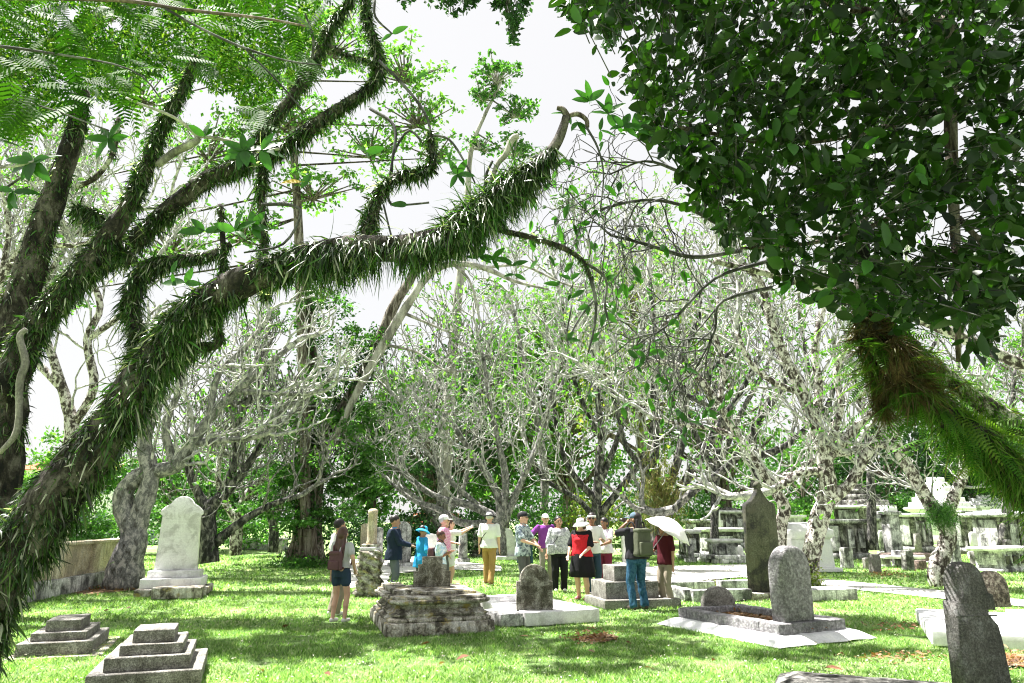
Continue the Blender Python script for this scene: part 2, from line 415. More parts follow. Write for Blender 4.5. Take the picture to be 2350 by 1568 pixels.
M['barkbrown'] = bark('ridged_brown_bark', (.15, .12, .10), (.045, .035, .03), (.34, .3, .27), 4, (2, 2, .15), .06)
M['fibre'] = bark('brown_root_fibre', (.085, .052, .032), (.03, .02, .012), (.2, .13, .075), 9, (2, 2, .4), .03)
M['strap'] = leafm('strap_fern', [(.006, .012, .004), (.018, .04, .009), (.04, .10, .018), (.06, .16, .025), (.012, .03, .008), (.03, .07, .015), (.12, .19, .06), (.02, .02, .012), (.6, .6, .52)], .3, .35, .5)  # final near-white stop paints bright highlights onto some of the straps
M['strapdry'] = leafm('dry_strap_fern', [(.05, .03, .015), (.09, .055, .03), (.14, .10, .05), (.05, .10, .02)], .2, .6)
M['bigleaf'] = leafm('dark_broad_leaf', [(.006, .018, .003), (.012, .036, .004), (.018, .052, .006), (.03, .09, .01)], .22, .38, .25, (1.4, 1.7, .45))
M['bigleafo'] = leafm('dark_broad_leaf_single', [(.006, .018, .003), (.014, .042, .005), (.022, .065, .008), (.045, .15, .02)], .26, .38, .25, (1.4, 1.7, .45), obj=True)
M['plum'] = leafm('frangipani_leaf', [(.02, .075, .010), (.035, .12, .015), (.06, .18, .03)], .35, .35, .4, (1.6, 2.0, .8), obj=True)
M['plumyel'] = leafm('yellow_leaf', [(.55, .40, .05), (.6, .36, .05)], .4, .5, obj=True)
M['flame'] = leafm('feathery_leaflets', [(.016, .055, .005), (.03, .09, .009), (.06, .14, .015)], .3, .6, .04, (1.7, 2.1, .6), obj=True)
M['flame2'] = leafm('feathery_leaflets_mass', [(.014, .05, .005), (.03, .10, .01), (.06, .15, .02), (.18, .26, .04)], .3, .6, .05, (1.7, 2.1, .6))
M['fol_light'] = leafm('light_foliage', [(.05, .14, .03), (.08, .20, .04), (.13, .26, .06), (.20, .32, .10)], .4, .5, .3)
M['fol_mid'] = leafm('mid_foliage', [(.025, .08, .018), (.05, .14, .03), (.08, .20, .045), (.12, .24, .06)], .35, .45, .35)
M['fol_dark'] = leafm('dark_foliage', [(.012, .038, .012), (.022, .065, .018), (.04, .11, .03)], .25, .45, .35)
M['fol_yel'] = leafm('yellow_green_foliage', [(.10, .16, .03), (.2, .26, .05), (.3, .3, .08), (.08, .16, .04)], .4, .5, .3)
M['fernf'] = leafm('fishbone_fern', [(.05, .13, .02), (.09, .20, .03), (.2, .25, .04)], .45, .5, .25, obj=True)
M['grass'] = leafm('grass_blades', [(.03, .08, .015), (.12, .23, .05), (.21, .36, .11), (.31, .45, .17), (.58, .60, .45)], .35, .5, .25)
M['litter'] = leafm('dry_leaf', [(.20, .09, .04), (.3, .16, .08), (.10, .05, .03), (.45, .3, .18)], .15, .7, .2)
M['fernmix'] = leafm('mixed_hanging_fern', [(.10, .14, .03), (.18, .14, .06), (.08, .16, .03), (.26, .22, .09), (.12, .08, .04)], .3, .6)
M['petal'] = leafm('pale_scraps', [(.7, .66, .6), (.5, .42, .34), (.74, .72, .7), (.3, .2, .12)], .1, .8, .1)
M['strapg'] = leafm('green_hanging_fern', [(.02, .05, .01), (.06, .15, .02), (.12, .24, .04), (.09, .19, .03), (.2, .28, .08), (.10, .08, .04)], .4, .5, .2)
M['granitew'] = stone('warm_grey_headstone', (.19, .18, .145), (.10, .092, .07), (.34, .33, .29), scale=6, bd=.012, fine=60, grime=.4, fc=.8)
# ------------------------------------------------------------------ ground and paths
def sheet(name, pts, z, mat, kind='structure', edge=.06, seed=0):
    """flat patch with an uneven rim"""
    p = [Vector(q) for q in pts]; out = []
    for k in range(len(p)):
        a, b = p[k], p[(k + 1) % len(p)]; n = max(2, int((b - a).length / .35))
        for t in range(n):
            q = a.lerp(b, t / n); o = hashn(np.array([q.x, q.y, 0]), 2.3, seed) * edge
            d = (b - a).normalized(); out.append((q.x - d.y * o, q.y + d.x * o, z))
    o = link(name, mesh_np(name, np.array(out), np.array([list(range(len(out)))]), mat), kind=kind)
    return fixn(o)
mg, t, b, o = mat_new('lawn_soil')
a = noise(t, .5, 6, .65, coord='Object'); c = ramp(t, a, [(.35, (.15, .25, .08)), (.5, (.25, .38, .14)), (.66, (.40, .46, .22))])
f = noise(t, 22, 6, .8); c = mix(t, 1., c, ramp(t, f, [(.36, (.35, .45, .35)), (.52, (1, 1, 1)), (.68, (1.7, 1.55, 1.6))]), 'MULTIPLY')
t.links.new(c, b.inputs[0]); b.inputs['Roughness'].default_value = .95; b.inputs['Specular IOR Level'].default_value = .1
bump(t, b, noise(t, 30, 6, .8), .04)
gs = 400
xs = np.concatenate([[-gs, -120, -60], np.linspace(-30, 30, 61), [60, 120, gs]]); ys = np.concatenate([[-30, -8], np.linspace(-2, 50, 53), [80, 150, 400]])
XX, YY = np.meshgrid(xs, ys, indexing='ij'); n1 = len(ys)
def gz(x, y): return (hashn(np.stack([x, y, 0 * x], -1), .35, 4) * .5 + hashn(np.stack([x, y, 0 * x], -1), 1.1, 9) * .2) * .025 - .02
I = (np.arange(len(xs) - 1)[:, None] * n1 + np.arange(n1 - 1)[None]).ravel()
gr = link('ground', mesh_np('ground', np.stack([XX, YY, gz(XX, YY)], -1).reshape(-1, 3), np.stack([I, I + n1, I + n1 + 1, I + 1], 1), mg, True), kind='structure')

path_polys = [[G(1440, 1302), G(1720, 1296), G(1860, 1326), G(2165, 1357), G(2420, 1385), G(2420, 1400), G(2160, 1375), G(1870, 1345), G(1700, 1325), G(1470, 1345)],
              [G(795, 1284), G(1000, 1284), G(1150, 1300), G(1150, 1312), G(1010, 1306), G(900, 1318), G(882, 1345), G(800, 1350), G(785, 1320)]]
for k, pp in enumerate(path_polys): sheet('path', pp, .012, M['path'], seed=k)
bare = [[G(1330, 1462), G(1390, 1455), G(1420, 1462), G(1380, 1475), G(1325, 1476)],
        [G(140, 1358), G(300, 1345), G(330, 1352), G(200, 1366)], [G(2290, 1505), G(2360, 1500), G(2370, 1530), G(2300, 1530)]]
for k, pp in enumerate(bare): sheet('bare_soil', pp, .009, M['earth'], seed=k + 5, edge=.09)

# grass blades: clipped carpet grass, thinned with distance
def in_poly(x, y, poly):
    c = np.zeros(len(x), bool); n = len(poly)
    for i in range(n):
        a, b2 = poly[i], poly[(i + 1) % n]
        c ^= ((a[1] > y) != (b2[1] > y)) & (x < (b2[0] - a[0]) * (y - a[1]) / (b2[1] - a[1] + 1e-12) + a[0])
    return c
def blades(name, y0, y1, n, hgt, wid):
    g = np.random.default_rng(int(y0 * 10)); y = np.sqrt(g.random(n) * (y1 ** 2 - y0 ** 2) + y0 ** 2); x = g.uniform(-.78, .78, n) * y
    keep = np.ones(n, bool)
    for pp in path_polys + bare: keep &= ~in_poly(x, y, pp) | (g.random(n) < .06)
    dn = hashn(np.stack([x, y, 0 * x], -1), 1.9, 2) + .5 * hashn(np.stack([x, y, 0 * x], -1), 6, 3)
    keep &= g.random(n) < np.clip(.75 + dn * .55, .15, 1)
    x, y = x[keep], y[keep]; n = len(x); a = g.random(n) * 6.283; h = hgt * g.uniform(.5, 1.5, n) * (1 + .35 * dn[keep]); wv = wid * g.uniform(.6, 1.4, n)
    b0 = np.stack([x, y, gz(x, y) - .004], 1); s = np.stack([np.cos(a), np.sin(a), 0 * a], 1) * wv[:, None] * .5
    tp = b0 + np.stack([g.normal(0, .75, n) * h, g.normal(0, .75, n) * h, h], 1)
    V = np.stack([b0 - s, b0 + s, tp], 1).reshape(-1, 3)
    return link(name, mesh_np(name, V, np.arange(3 * n).reshape(-1, 3), M['grass']), kind='stuff')
blades('grass', 6.8, 11.5, 230000, .035, .012)
blades('grass', 11.5, 17, 130000, .045, .018)
blades('grass', 17, 34, 110000, .06, .035)

# ------------------------------------------------------------------ graves
def front_edge(pl, pr):
    d = pr - pl; return math.atan2(d.y, d.x), d.length
RZ = R(20)
# two stepped ledgers, lower left
def stepped(name, label, loc, rz, tiers, grp='stepped concrete ledger graves at lower left'):
    r = thing(name, label, 'tomb', loc, rz, grp)
    z = 0
    for k, (w_, d_, h_, ox, oy, m_) in enumerate(tiers):
        block('tier', r, M[m_], (w_, d_, h_), (ox, oy, z), r=.012, rough=.005, seed=k + int(loc[0] * 3), step=.1); z += h_ - .002
    return r
stepped('stepped_grave', 'grey four-tier stepped concrete grave cut by the bottom edge of the picture', (-3.72, 7.95, -.10), R(20),
        [(1.0, 1.25, .25, 0, 0, 'granite'), (.76, 1.0, .13, .0, -.03, 'granite'), (.57, .74, .10, .01, -.06, 'granite'), (.38, .5, .12, .01, -.08, 'granite')])
stepped('stepped_grave', 'lower grey stepped concrete grave nearer the left wall', (-5.68, 9.75, -.13), R(20),
        [(1.02, 1.5, .12, 0, 0, 'oldlime'), (.80, 1.2, .15, -.02, -.03, 'granite'), (.60, .9, .10, -.01, -.06, 'granite'), (.38, .6, .13, .0, -.10, 'granite')])
# ledger by the bottom edge
r = thing('ledger_slab', 'dark weathered coped ledger stone at the bottom edge right of centre', 'tomb', (3.1, 6.5, .04), R(-24))
V, F = moulded(1.7, .8, [(0, 0), (.12, 0), (.14, .015), (.16, .03), (.20, .16), (.21, .3)], .1, seed=2, rough=.012); piece('ledger', V, F, M['tombdark'], r)

# tall left white stone on its stepped pedestal
r = thing('white_headstone', 'tall white tapered headstone with shouldered round top on a stepped pedestal', 'headstone', (-7.33, 16.3, 0), R(16))
block('plinth', r, M['oldlime'], (1.4, 1.4, .15), (.0, .1, 0), r=.02, rough=.012, seed=4)
block('step', r, M['whitestone'], (1.2, 1.1, .2), (-.03, .1, .148), r=.02, rough=.01, seed=5)
block('step', r, M['oldlime'], (.95, .5, .22), (.2, -.85, 0), r=.02, rough=.012, seed=6)
block('step', r, M['whitestone'], (1.05, .6, .15), (-.02, .1, .346), r=.02, rough=.01, seed=7)
prof = [(-.47, 0), (.47, 0), (.42, 1.22), (.47, 1.26), (.46, 1.34), (.36, 1.44), (.25, 1.50), (.22, 1.56), (.16, 1.62), (.08, 1.655), (0, 1.665), (-.08, 1.655), (-.16, 1.62), (-.22, 1.56), (-.25, 1.50), (-.36, 1.44), (-.46, 1.34), (-.47, 1.26), (-.42, 1.22)]
stone_slab('headstone', r, M['whitestone'], [(a * .93, b * .95) for a, b in prof], .16, (-.02, .05, .494), .02)
for k in range(13):      # worn lines of the illegible inscription: shallow relief only
    block('carved_line', r, M['whitestone'], (.52 + .12 * math.sin(k * 2.1), .006, .012), (-.02 + .02 * math.sin(k * 5), -.0320, .494 + .28 + k * .07), r=.001, rough=0, step=.5)

# boundary wall, left
wa, wb = Vector((-9.15, 10.6, 0)), Vector((-10.3, 19.5, 0)); rzw = math.atan2((wb - wa).y, (wb - wa).x)
r = thing('boundary_wall', 'cream panelled boundary wall on a grey plinth behind the fern covered trunk', 'wall', wa, rzw)
L = (wb - wa).length; nb = 5
block('plinth', r, M['tombmid'], (L, .5, .36), (L / 2, 0, -.01), r=.02, rough=.008, step=.5)
block('coping', r, M['cream'], (L + .1, .42, .07), (L / 2, 0, 1.02), r=.02, rough=.004, step=.5)
for k in range(nb + 1): block('pier', r, M['cream'], (.34, .38, .69), (L * k / nb * .97 + .15, 0, .345), r=.015, rough=.004)
for k in range(nb): block('panel', r, M['cream'], (L / nb - .3, .22, .69), (L * (k + .5) / nb * .97 + .15, 0, .343), r=.01, rough=.004, step=.4)
# moulded chest tomb with stepped stone
r = thing('moulded_tomb', 'mossy moulded chest tomb with a grey step-sided headstone on top', 'tomb', (-1.31, 11.86, -.03), R(17)); ZS = .84
V, F = moulded(1.58, 2.2, [(0, 0), (.02, -.01), (.2, 0), (.215, .02)], .08, seed=1, rough=.007); V[:, 2] *= ZS; piece('base', V, F, M['oldlime'], r)
V, F = moulded(1.5, 2.1, [(.213, .0), (.235, -.015), (.26, -.01), (.275, .02), (.29, .06), (.31, .035), (.335, .03), (.345, .05), (.36, .09), (.40, .10)], .12, seed=2, rough=.004); V[:, 2] *= ZS; piece('moulding', V, F, M['oldlime'], r)
V, F = moulded(1.38, 1.95, [(.398, .05), (.47, .06), (.49, .04)], .14, seed=3, rough=.003); V[:, 2] *= ZS; piece('body', V, F, M['oldlime'], r)
V, F = moulded(1.5, 2.1, [(.488, .05), (.50, .02), (.52, 0), (.56, 0), (.565, .03), (.575, .045), (.585, .04), (.61, .05), (.615, .08)], .16, seed=4, rough=.004); V[:, 2] *= ZS; piece('cornice', V, F, M['oldlime'], r)
block('kerb', r, M['oldlime'], (.3, 1.5, .07), (-.5, .12, .512), r=.02, rough=.01)
block('ledge', r, M['oldlime'], (1.0, 1.2, .05), (.1, -.1, .512), r=.02, rough=.01)
st = [(-.29, 0), (.29, 0), (.29, .24), (.22, .25), (.22, .34), (.155, .35), (.155, .46), (.15, .465), (-.15, .465), (-.155, .46), (-.155, .35), (-.22, .34), (-.22, .25), (-.29, .24)]
stone_slab('headstone', r, M['granitew'], st, .13, (.05, .05, .56), .008)
g = np.random.default_rng(3); pts = np.stack([g.normal(-.3, .12, 260), g.normal(.55, .16, 260), .53 + abs(g.normal(0, .05, 260))], 1)
V, F = scatter_leaves(pts, g, .035); piece('weeds', V, F, M['fol_mid'], r, kind='stuff', label='small weeds sprouting in the tomb top')

# kerbed grave with the shouldered round stone
r = thing('kerbed_grave', 'white kerbed grave with a dark shouldered round-topped headstone in front', 'grave', (.27, 13.0, -.01), R(24), 'kerbed graves')
for x_, y_, w_, d_ in ((0, -1.15, 1.3, .34), (-.52, .05, .26, 2.05), (.52, .05, .26, 2.05), (0, 1.15, 1.3, .24)):
    block('kerb', r, M['whitestone'], (w_, d_, .2 + .002 * w_), (x_, y_, 0), r=.02, rough=.008, seed=int(w_ * 9))
block('slab', r, M['whitestone'], (.8, 1.92, .1), (0, .04, 0), r=.01, rough=.006)
block('extension_block', r, M['tombmid'], (.38, .7, .19), (-.85, -.9, 0), r=.02, rough=.01, seed=8)
stone_slab('headstone', r, M['granitew'], arch(.46, .70, sh=.055, shh=.44), .13, (-.38, -1.06, .19), .012, rz=R(-18))
# block monument behind the man in jeans
r = thing('block_monument', 'stepped block monument of grey stone behind the man in jeans', 'tomb', (2.27, 14.3, -.01), R(14))
block('plinth', r, M['granite'], (1.5, 1.1, .16), (0, 0, 0), r=.012, rough=.005)
block('step', r, M['granite'], (1.05, .8, .3), (-.12, .05, .158), r=.012, rough=.005, seed=2)
block('top_block', r, M['granite'], (.62, .6, .28), (-.12, .05, .456), r=.012, rough=.004, seed=3)
block('side_block', r, M['brownstone'], (.4, .34, .16), (.56, .3, .158), r=.012, rough=.004, seed=4)

# white-based grave with the rough hewn arched stone
r = thing('kerbed_grave', 'white based kerbed grave with a rough hewn arched headstone and small round footstone', 'grave', (3.64, 11.15, -.01), R(27), 'kerbed graves')
block('base', r, M['whitewash'], (1.86, 2.5, .10), (0, 0, 0), r=.02, rough=.014, step=.1, seed=3, taper=(.8, .86))
for k, (x_, y_, w_, d_) in enumerate(((.0, -.80, 1.28, .36), (-.54, .12, .2, 1.48), (.54, .12, .2, 1.48), (0, .96, 1.28, .2))):
    block('kerb', r, M['rough'], (w_, d_, .15 + .002 * k), (x_, y_, .088), r=.02, rough=.008, seed=k)
block('soil_bed', r, M['earth'], (.9, 1.5, .06), (0, .14, .088), r=.01, rough=.012)
V, F = headslab(arch(.62, .99, .33, 18), .23, .03); V[:, 0] *= 1 - .12 * np.clip(.55 - V[:, 2], 0, 1) ; V[:, 2] *= 1.0
fixn(piece('headstone', V + np.array((-.17, -.80, .235)), F, M['rough'], r))
stone_slab('footstone', r, M['granite'], arch(.56, .34, .28, 14), .12, (.12, .98, .20), .012, rz=R(-14))
# tall ogee stone, dark
r = thing('ogee_headstone', 'tall dark headstone with a pointed finial top inside a long stone kerb', 'headstone', (5.22, 15.45, -.01), R(14))
W = .36
og = [(-W, 0), (W, 0), (W, 1.72), (W - .02, 1.80), (W - .08, 1.84), (.22, 1.86), (.15, 1.93), (.09, 2.02), (.05, 2.10), (.05, 2.16), (.075, 2.17), (.04, 2.24), (0, 2.27), (-.04, 2.24), (-.075, 2.17), (-.05, 2.16), (-.05, 2.10), (-.09, 2.02), (-.15, 1.93), (-.22, 1.86), (-W + .08, 1.84), (-W + .02, 1.80), (-W, 1.72)]
stone_slab('headstone', r, M['darkstone'], og, .16, (0, 0, .10), .02)
block('socket_block', r, M['oldlime'], (.95, .5, .14), (0, 0, 0), r=.02, rough=.01)
for k, (x_, y_, w_, d_) in enumerate(((-1.1, -.1, 1.3, .26), (1.05, -.35, 1.25, .62), (-1.0, 1.7, 1.5, .22), (-1.75, .8, .24, 1.8), (.35, 1.7, .9, .25))):
    block('kerb', r, M['tombmid'], (w_, d_, .22 + .003 * k), (x_, y_, 0), r=.02, rough=.01, seed=k + 3)

# near right headstone with one broken shoulder
r = thing('broken_headstone', 'nearest tall grey granite headstone with a round top and a chipped right shoulder', 'headstone', (4.26, 7.0, -.14), R(12))
p = [(-.29, 0), (.29, 0), (.285, .62), (.27, .76), (.17, .86), (.175, .90), (.27, .895), (.275, 1.03), (.215, 1.05)]
for k in range(13):
    a_ = math.pi * k / 12; p.append((.195 * math.cos(a_) * (1 if k < 7 else 1.12), 1.12 + .2 * math.sin(a_)))
p += [(-.215, .98), (-.26, .975), (-.265, .85)]
stone_slab('headstone', r, M['roughdark'], [(a * (.9 - .1 * b), b) for a, b in p], .17, (0, 0, 0), .014, lean=.03)
block('crack_lip', r, M['roughdark'], (.45, .006, .012), (-.01, -.062, .845), r=.002, rough=.004)

# white low slab behind it with the brown round stone at its head
c0 = G(2139, 1481); r = thing('white_ledger', 'low wide white plastered ledger behind the nearest headstone', 'grave', (c0.x + 1.84, c0.y + .52, -.01), R(-25))
c1 = r.location
block('ledger', r, M['whitewash'], (2.9, 2.5, .2), (0, 0, 0), r=.03, rough=.008, step=.2)
block('upper_ledger', r, M['whitewash'], (1.6, 1.4, .1), (.5, .1, .198), r=.03, rough=.008, step=.2)
r = thing('round_headstone', 'small brown pitted round-topped headstone behind the nearest headstone', 'headstone', (7.87, 12.3, .19), R(8))
stone_slab('headstone', r, M['brownstone'], arch(.52, .56, .27), .13, (0, 0, 0), .014)

# broken column and the rock-work block behind the moulded tomb
r = thing('broken_column', 'broken buff column shaft on a rugged rock-work pedestal', 'monument', (-3.08, 16.0, 0), R(6))
V, F = rbox((.52, .5, .92), .06, .035, .035, 3, (.86, .9), (.03, 0)); V[:, 0] += .03 * np.sin(V[:, 2] * 34 + V[:, 0] * 16) ; V[:, 1] += .06 * np.sin(V[:, 2] * 34 + V[:, 0] * 18 + 1); V[:, 0] += .03 * hashn(V, 17, 5)
piece('rockwork', V, F, M['oldlime'], r, True)
block('cap', r, M['whitestone'], (.42, .4, .07), (.02, 0, .92), r=.015, rough=.006); block('cap', r, M['oldlime'], (.36, .34, .07), (.02, 0, .988), r=.015, rough=.006)
V, F = lathe([(.115, 0), (.118, .03), (.105, .06), (.103, .3), (.1, .62), (.108, .64), (.11, .70), (.06, .74), (.0, .745)], 18, .02, 2); piece('shaft', V + np.array([.04, 0, 1.057]), F, M['cream'], r, True)

# pale headstones and low tombs in the middle distance
def hs(x, yb, yt, w_px, Y=None, mat='whitestone', shape='arch', label='', rz=RZ, base=True, grp='pale headstones behind the visitors', thick=.14):
    g0 = G(x, yb); Y = g0.y; k = ppm(yb, Y); h = (yb - yt) / k * .985; w_ = w_px / k
    r = thing('headstone', label, 'headstone', (g0.x, g0.y, 0), rz, grp)
    bz = 0
    if base: block('plinth', r, M[mat], (w_ * 1.5, w_ * .9, .14), (0, 0, -.01), r=.02, rough=.01, step=.3); bz = .128
    h -= bz
    if shape == 'arch': pr = arch(w_, h)
    elif shape == 'low': pr = arch(w_, h, w_ * .25)
    elif shape == 'shoulder': pr = arch(w_ * .74, h, sh=w_ * .13, shh=h * .72)
    elif shape == 'gable': pr = [(-w_ / 2, 0), (w_ / 2, 0), (w_ / 2, h * .8), (0, h), (-w_ / 2, h * .8)]
    elif shape == 'cross':
        a = w_ * .14; pr = [(-a, 0), (a, 0), (a, h * .58), (w_ / 2, h * .58), (w_ / 2, h * .76), (a, h * .76), (a, h), (-a, h), (-a, h * .76), (-w_ / 2, h * .76), (-w_ / 2, h * .58), (-a, h * .58)]
    else: pr = [(-w_ / 2, 0), (w_ / 2, 0), (w_ / 2 * .9, h), (-w_ / 2 * .9, h)]
    stone_slab('slab', r, M[mat], pr, thick, (0, 0, bz), .012)
    return r
hs(921, 1300, 1198, 40, label='round-topped pale headstone directly behind the man in the navy jacket', mat='tombmid')
hs(836, 1300, 1203, 24, shape='low', label='narrow buff headstone just left of the broken column', mat='cream')
hs(866, 1292, 1212, 20, shape='low', label='short buff headstone just right of the broken column', mat='tombmid')
hs(1163, 1284, 1214, 40, shape='shoulder', label='white scrolled headstone between the tan trousers and the patterned shirt')
hs(1095, 1278, 1222, 22, shape='arch', label='dark narrow headstone behind the raised arms', mat='tombdark')
hs(1062, 1290, 1226, 20, shape='flat', label='grey square headstone beside the photographing woman', mat='tombmid')
hs(985, 1286, 1226, 50, shape='low', label='broad speckled headstone behind the pink shirt', mat='whitestone')
hs(1450, 1300, 1212, 46, shape='low', label='white headstone between the maroon trousers and the backpack', mat='whitestone')
hs(1655, 1262, 1176, 18, shape='cross', label='white stone cross among the left chest tombs', mat='whitestone', thick=.12)
hs(640, 1272, 1236, 14, shape='flat', label='short grey post-like stone left of the vine trunk', mat='tombmid', base=False)

for (x_, yb_, yt_, w_, m_, sh_, lb_) in [(1745, 1290, 1236, 16, 'tombmid', 'arch', 'small round-topped stone between the domed tomb and the ogee stone'), (1700, 1292, 1252, 14, 'whitestone', 'gable', 'little white gabled stone beside the curved kerb'),
    (1765, 1262, 1200, 20, 'whitestone', 'cross', 'far white cross right of the ogee stone'), (1880, 1258, 1196, 18, 'tombdark', 'low', 'far dark stone just right of the white pedestal tomb'), (2028, 1272, 1218, 16, 'tombmid', 'arch', 'far round-topped stone left of the capped pillar'),
    (2110, 1276, 1226, 16, 'granite', 'flat', 'far square stone in front of the long blackened tomb'), (2240, 1282, 1222, 18, 'whitestone', 'arch', 'far pale round-topped stone in front of the right chest tombs'), (2320, 1300, 1240, 22, 'tombdark', 'low', 'dark low-arched stone near the right edge'), (1585, 1290, 1250, 16, 'tombmid', 'low', 'little grey stone under the umbrella rim')]:
    hs(x_, yb_, yt_, w_, shape=sh_, label=lb_, mat=m_, grp='small stones among the right-hand tombs')
def chest(x0, x1, yb, yt, label, mat='tombdark', panels=2, roof=0, lid='flat', dd=1.0, rz=None, name='chest_tomb', side=True, bay_shade=False, grp='chest tombs in the background'):
    rz = R(18 + 14 * math.sin(x0 * 1.7)) if rz is None else rz; xm = (x0 + x1) / 2; g0 = G(xm, yb); Y = g0.y; k = ppm(yb, Y); w_ = (x1 - x0) / k * .93; h = (yb - yt) / k * .97; w_ *= .88; d_ = dd
    r = thing(name, label, 'tomb', (g0.x + .2, g0.y + d_ / 2, 0), rz, grp)
    hr = h * roof; hb = h - hr; lidh = min(.16, hb * .16); ph = hb * .14
    V, F = moulded(w_ * 1.02, d_ * 1.02, [(-.02, 0), (ph * .8, 0), (ph, .04)], seed=int(x0), rough=.015, seg=6); piece('plinth', V, F, M['tombmid'], r)
    hb2 = hb - lidh
    V, F = moulded(w_ * .94, d_ * .94, [(ph - .002, .0), (ph + .04, .04), (hb2 * .5, .05), (hb2 - .04, .04), (hb2, .0)], seed=int(x0) + 1, rough=.01, seg=6); piece('body', V, F, M[mat], r)
    n = panels; pw = w_ * .84 / n; zc = ph + .1; phh = hb2 - ph - .2
    for q in range(n):
        cx = -w_ * .42 + pw * (q + .5)
        V, F = rbox((pw * .52, .05, phh * .74), .01, .3, .004, q); piece('panel', V + np.array((cx, -d_ * .47 - .0, zc + phh * .12)), F, M['darkstone' if bay_shade else 'tombmid'], r)  # niche and open bays: solid dark panels, the shade inside put into their colour
        for s in ((-1, 1) if q == 0 else (1,)):
            V, F = rbox((pw * .09, .07, phh + .06), .01, .3, .004, q); piece('pilaster', V + np.array((cx + s * pw * .44, -d_ * .47 + .004, zc - .03)), F, M[mat], r)
    if side:
        V, F = rbox((.05, d_ * .6, phh), .01, .3, .004, 3); piece('panel', V + np.array((-w_ * .46, 0, zc)), F, M['tombmid'], r)
    V, F = moulded(w_ * 1.1, d_ * 1.12, [(hb2 - .002, .08), (hb2 + lidh * .25, .02), (hb2 + lidh * .45, 0), (hb2 + lidh * .9, .0), (hb2 + lidh, .05), (hb2 + lidh * 1.01, w_ * .2)], seed=int(x0) + 2, rough=.014, seg=7); piece('lid', V, F, M['whitestone' if (int(x0) % 3) else 'tombmid'], r)
    if hr > 0:
        n = 4; z = hb - .01
        for q in range(n):
            f = 1 - (q + .4) / (n + .3)
            V, F = moulded(w_ * f, d_ * f, [(z, 0), (z + hr / n * .9, .02), (z + hr / n, .05 * f)], seed=q, rough=.01, seg=4); piece('roof_step', V, F, M[mat if lid == 'dark' else 'whitewash'], r); z += hr / n - .002
    return r
chest(1942, 2062, 1262, 1106, 'big blackened chest tomb with a pyramid roof behind the others', roof=.34, lid='dark', dd=2.2, panels=3)
chest(1998, 2070, 1262, 1188, 'grey chest tomb with a square niche painted dark as shade', 'tombmid', 1, dd=1.2, bay_shade=True)
chest(1890, 1999, 1284, 1192, 'blackened chest tomb with two pale panels behind the mottled tree', dd=1.5)
chest(2060, 2152, 1268, 1178, 'long blackened chest tomb right of the stone pillar', dd=1.3, panels=3)
chest(2178, 2262, 1272, 1172, 'blackened chest tomb just right of the forked tree', dd=1.4, panels=1)
chest(2262, 2400, 1284, 1166, 'large stained chest tomb at the right edge', dd=1.8, panels=2, roof=.1)
chest(2215, 2420, 1312, 1256, 'low dark table tomb with bays painted dark as shade at the right edge', 'tombmid', 4, dd=.9, bay_shade=True)
chest(1628, 1722, 1258, 1162, 'blackened chest tomb with a domed lid left of the dark ogee stone', roof=.1, lid='dark', dd=1.3)
chest(1572, 1640, 1262, 1192, 'small chest tomb with a white panel behind the umbrella', panels=2, dd=1.2)
chest(1600, 1706, 1276, 1212, 'low black-lidded chest tomb in front of the domed one', panels=1, dd=1.2)
chest(1555, 1602, 1284, 1216, 'low dark chest tomb touching the umbrella edge', panels=1, dd=1.0)
chest(1618, 1700, 1288, 1238, 'pale low chest tomb beside the curved stone kerb', 'tombmid', 2, dd=.8)
chest(1778, 1850, 1262, 1182, 'pale chest tomb glimpsed between the two leaning trunks', 'tombmid', 2, dd=1.2)
chest(1030, 1090, 1268, 1218, 'low pale chest tomb behind the group at left', 'tombmid', 2, dd=1.0)
chest(505, 660, 1262, 1236, 'long low white plastered kerb tomb far down the lane', 'tombmid', 4, dd=1.0, name='low_tomb')
# big white pyramid tomb
c = G(2196, 1248); k = ppm(1248, c.y); s = 1 / k
r = thing('pyramid_tomb', 'large white stepped pyramid tomb behind the forked tree', 'tomb', (c.x, c.y + 1.4, 0), R(38))
block('body', r, M['whitewash'], (96 * s, 96 * s, 72 * s), (0, 0, 0), r=.04, rough=.01, step=.5)
z = 72 * s
V, F = moulded(118 * s, 118 * s, [(z - .01, .25), (z + .1, .05), (z + .22, 0), (z + .3, .1)], seed=4, rough=.01); piece('cornice', V, F, M['whitewash'], r); z += .29
for q in range(6):
    f = (1 - q / 7.2) * 100 * s; V, F = moulded(f, f, [(z, 0), (z + 11.5 * s, .03), (z + 12 * s, .08)], seed=q, rough=.01, seg=4); piece('roof_step', V, F, M['whitewash'], r); z += 12 * s - .01
c = G(2292, 1240); s = 1 / ppm(1240, c.y)
r = thing('white_canopy_tomb', 'white tomb with a low tiered roof at the right edge behind the chest tombs', 'tomb', (c.x, c.y + 1, 0), R(20))
block('body', r, M['whitewash'], (100 * s, 2, 72 * s), (0, 0, 0), r=.04, rough=.01, step=.6)
for q, (f, h_) in enumerate(((118, 6), (90, 8), (60, 8), (30, 8))): block('roof_step', r, M['whitewash'], (f * s, 2.2 * f / 118, h_ * s), (0, 0, (72 + q * 7.6) * s - .01), r=.03, rough=.01, step=.6)
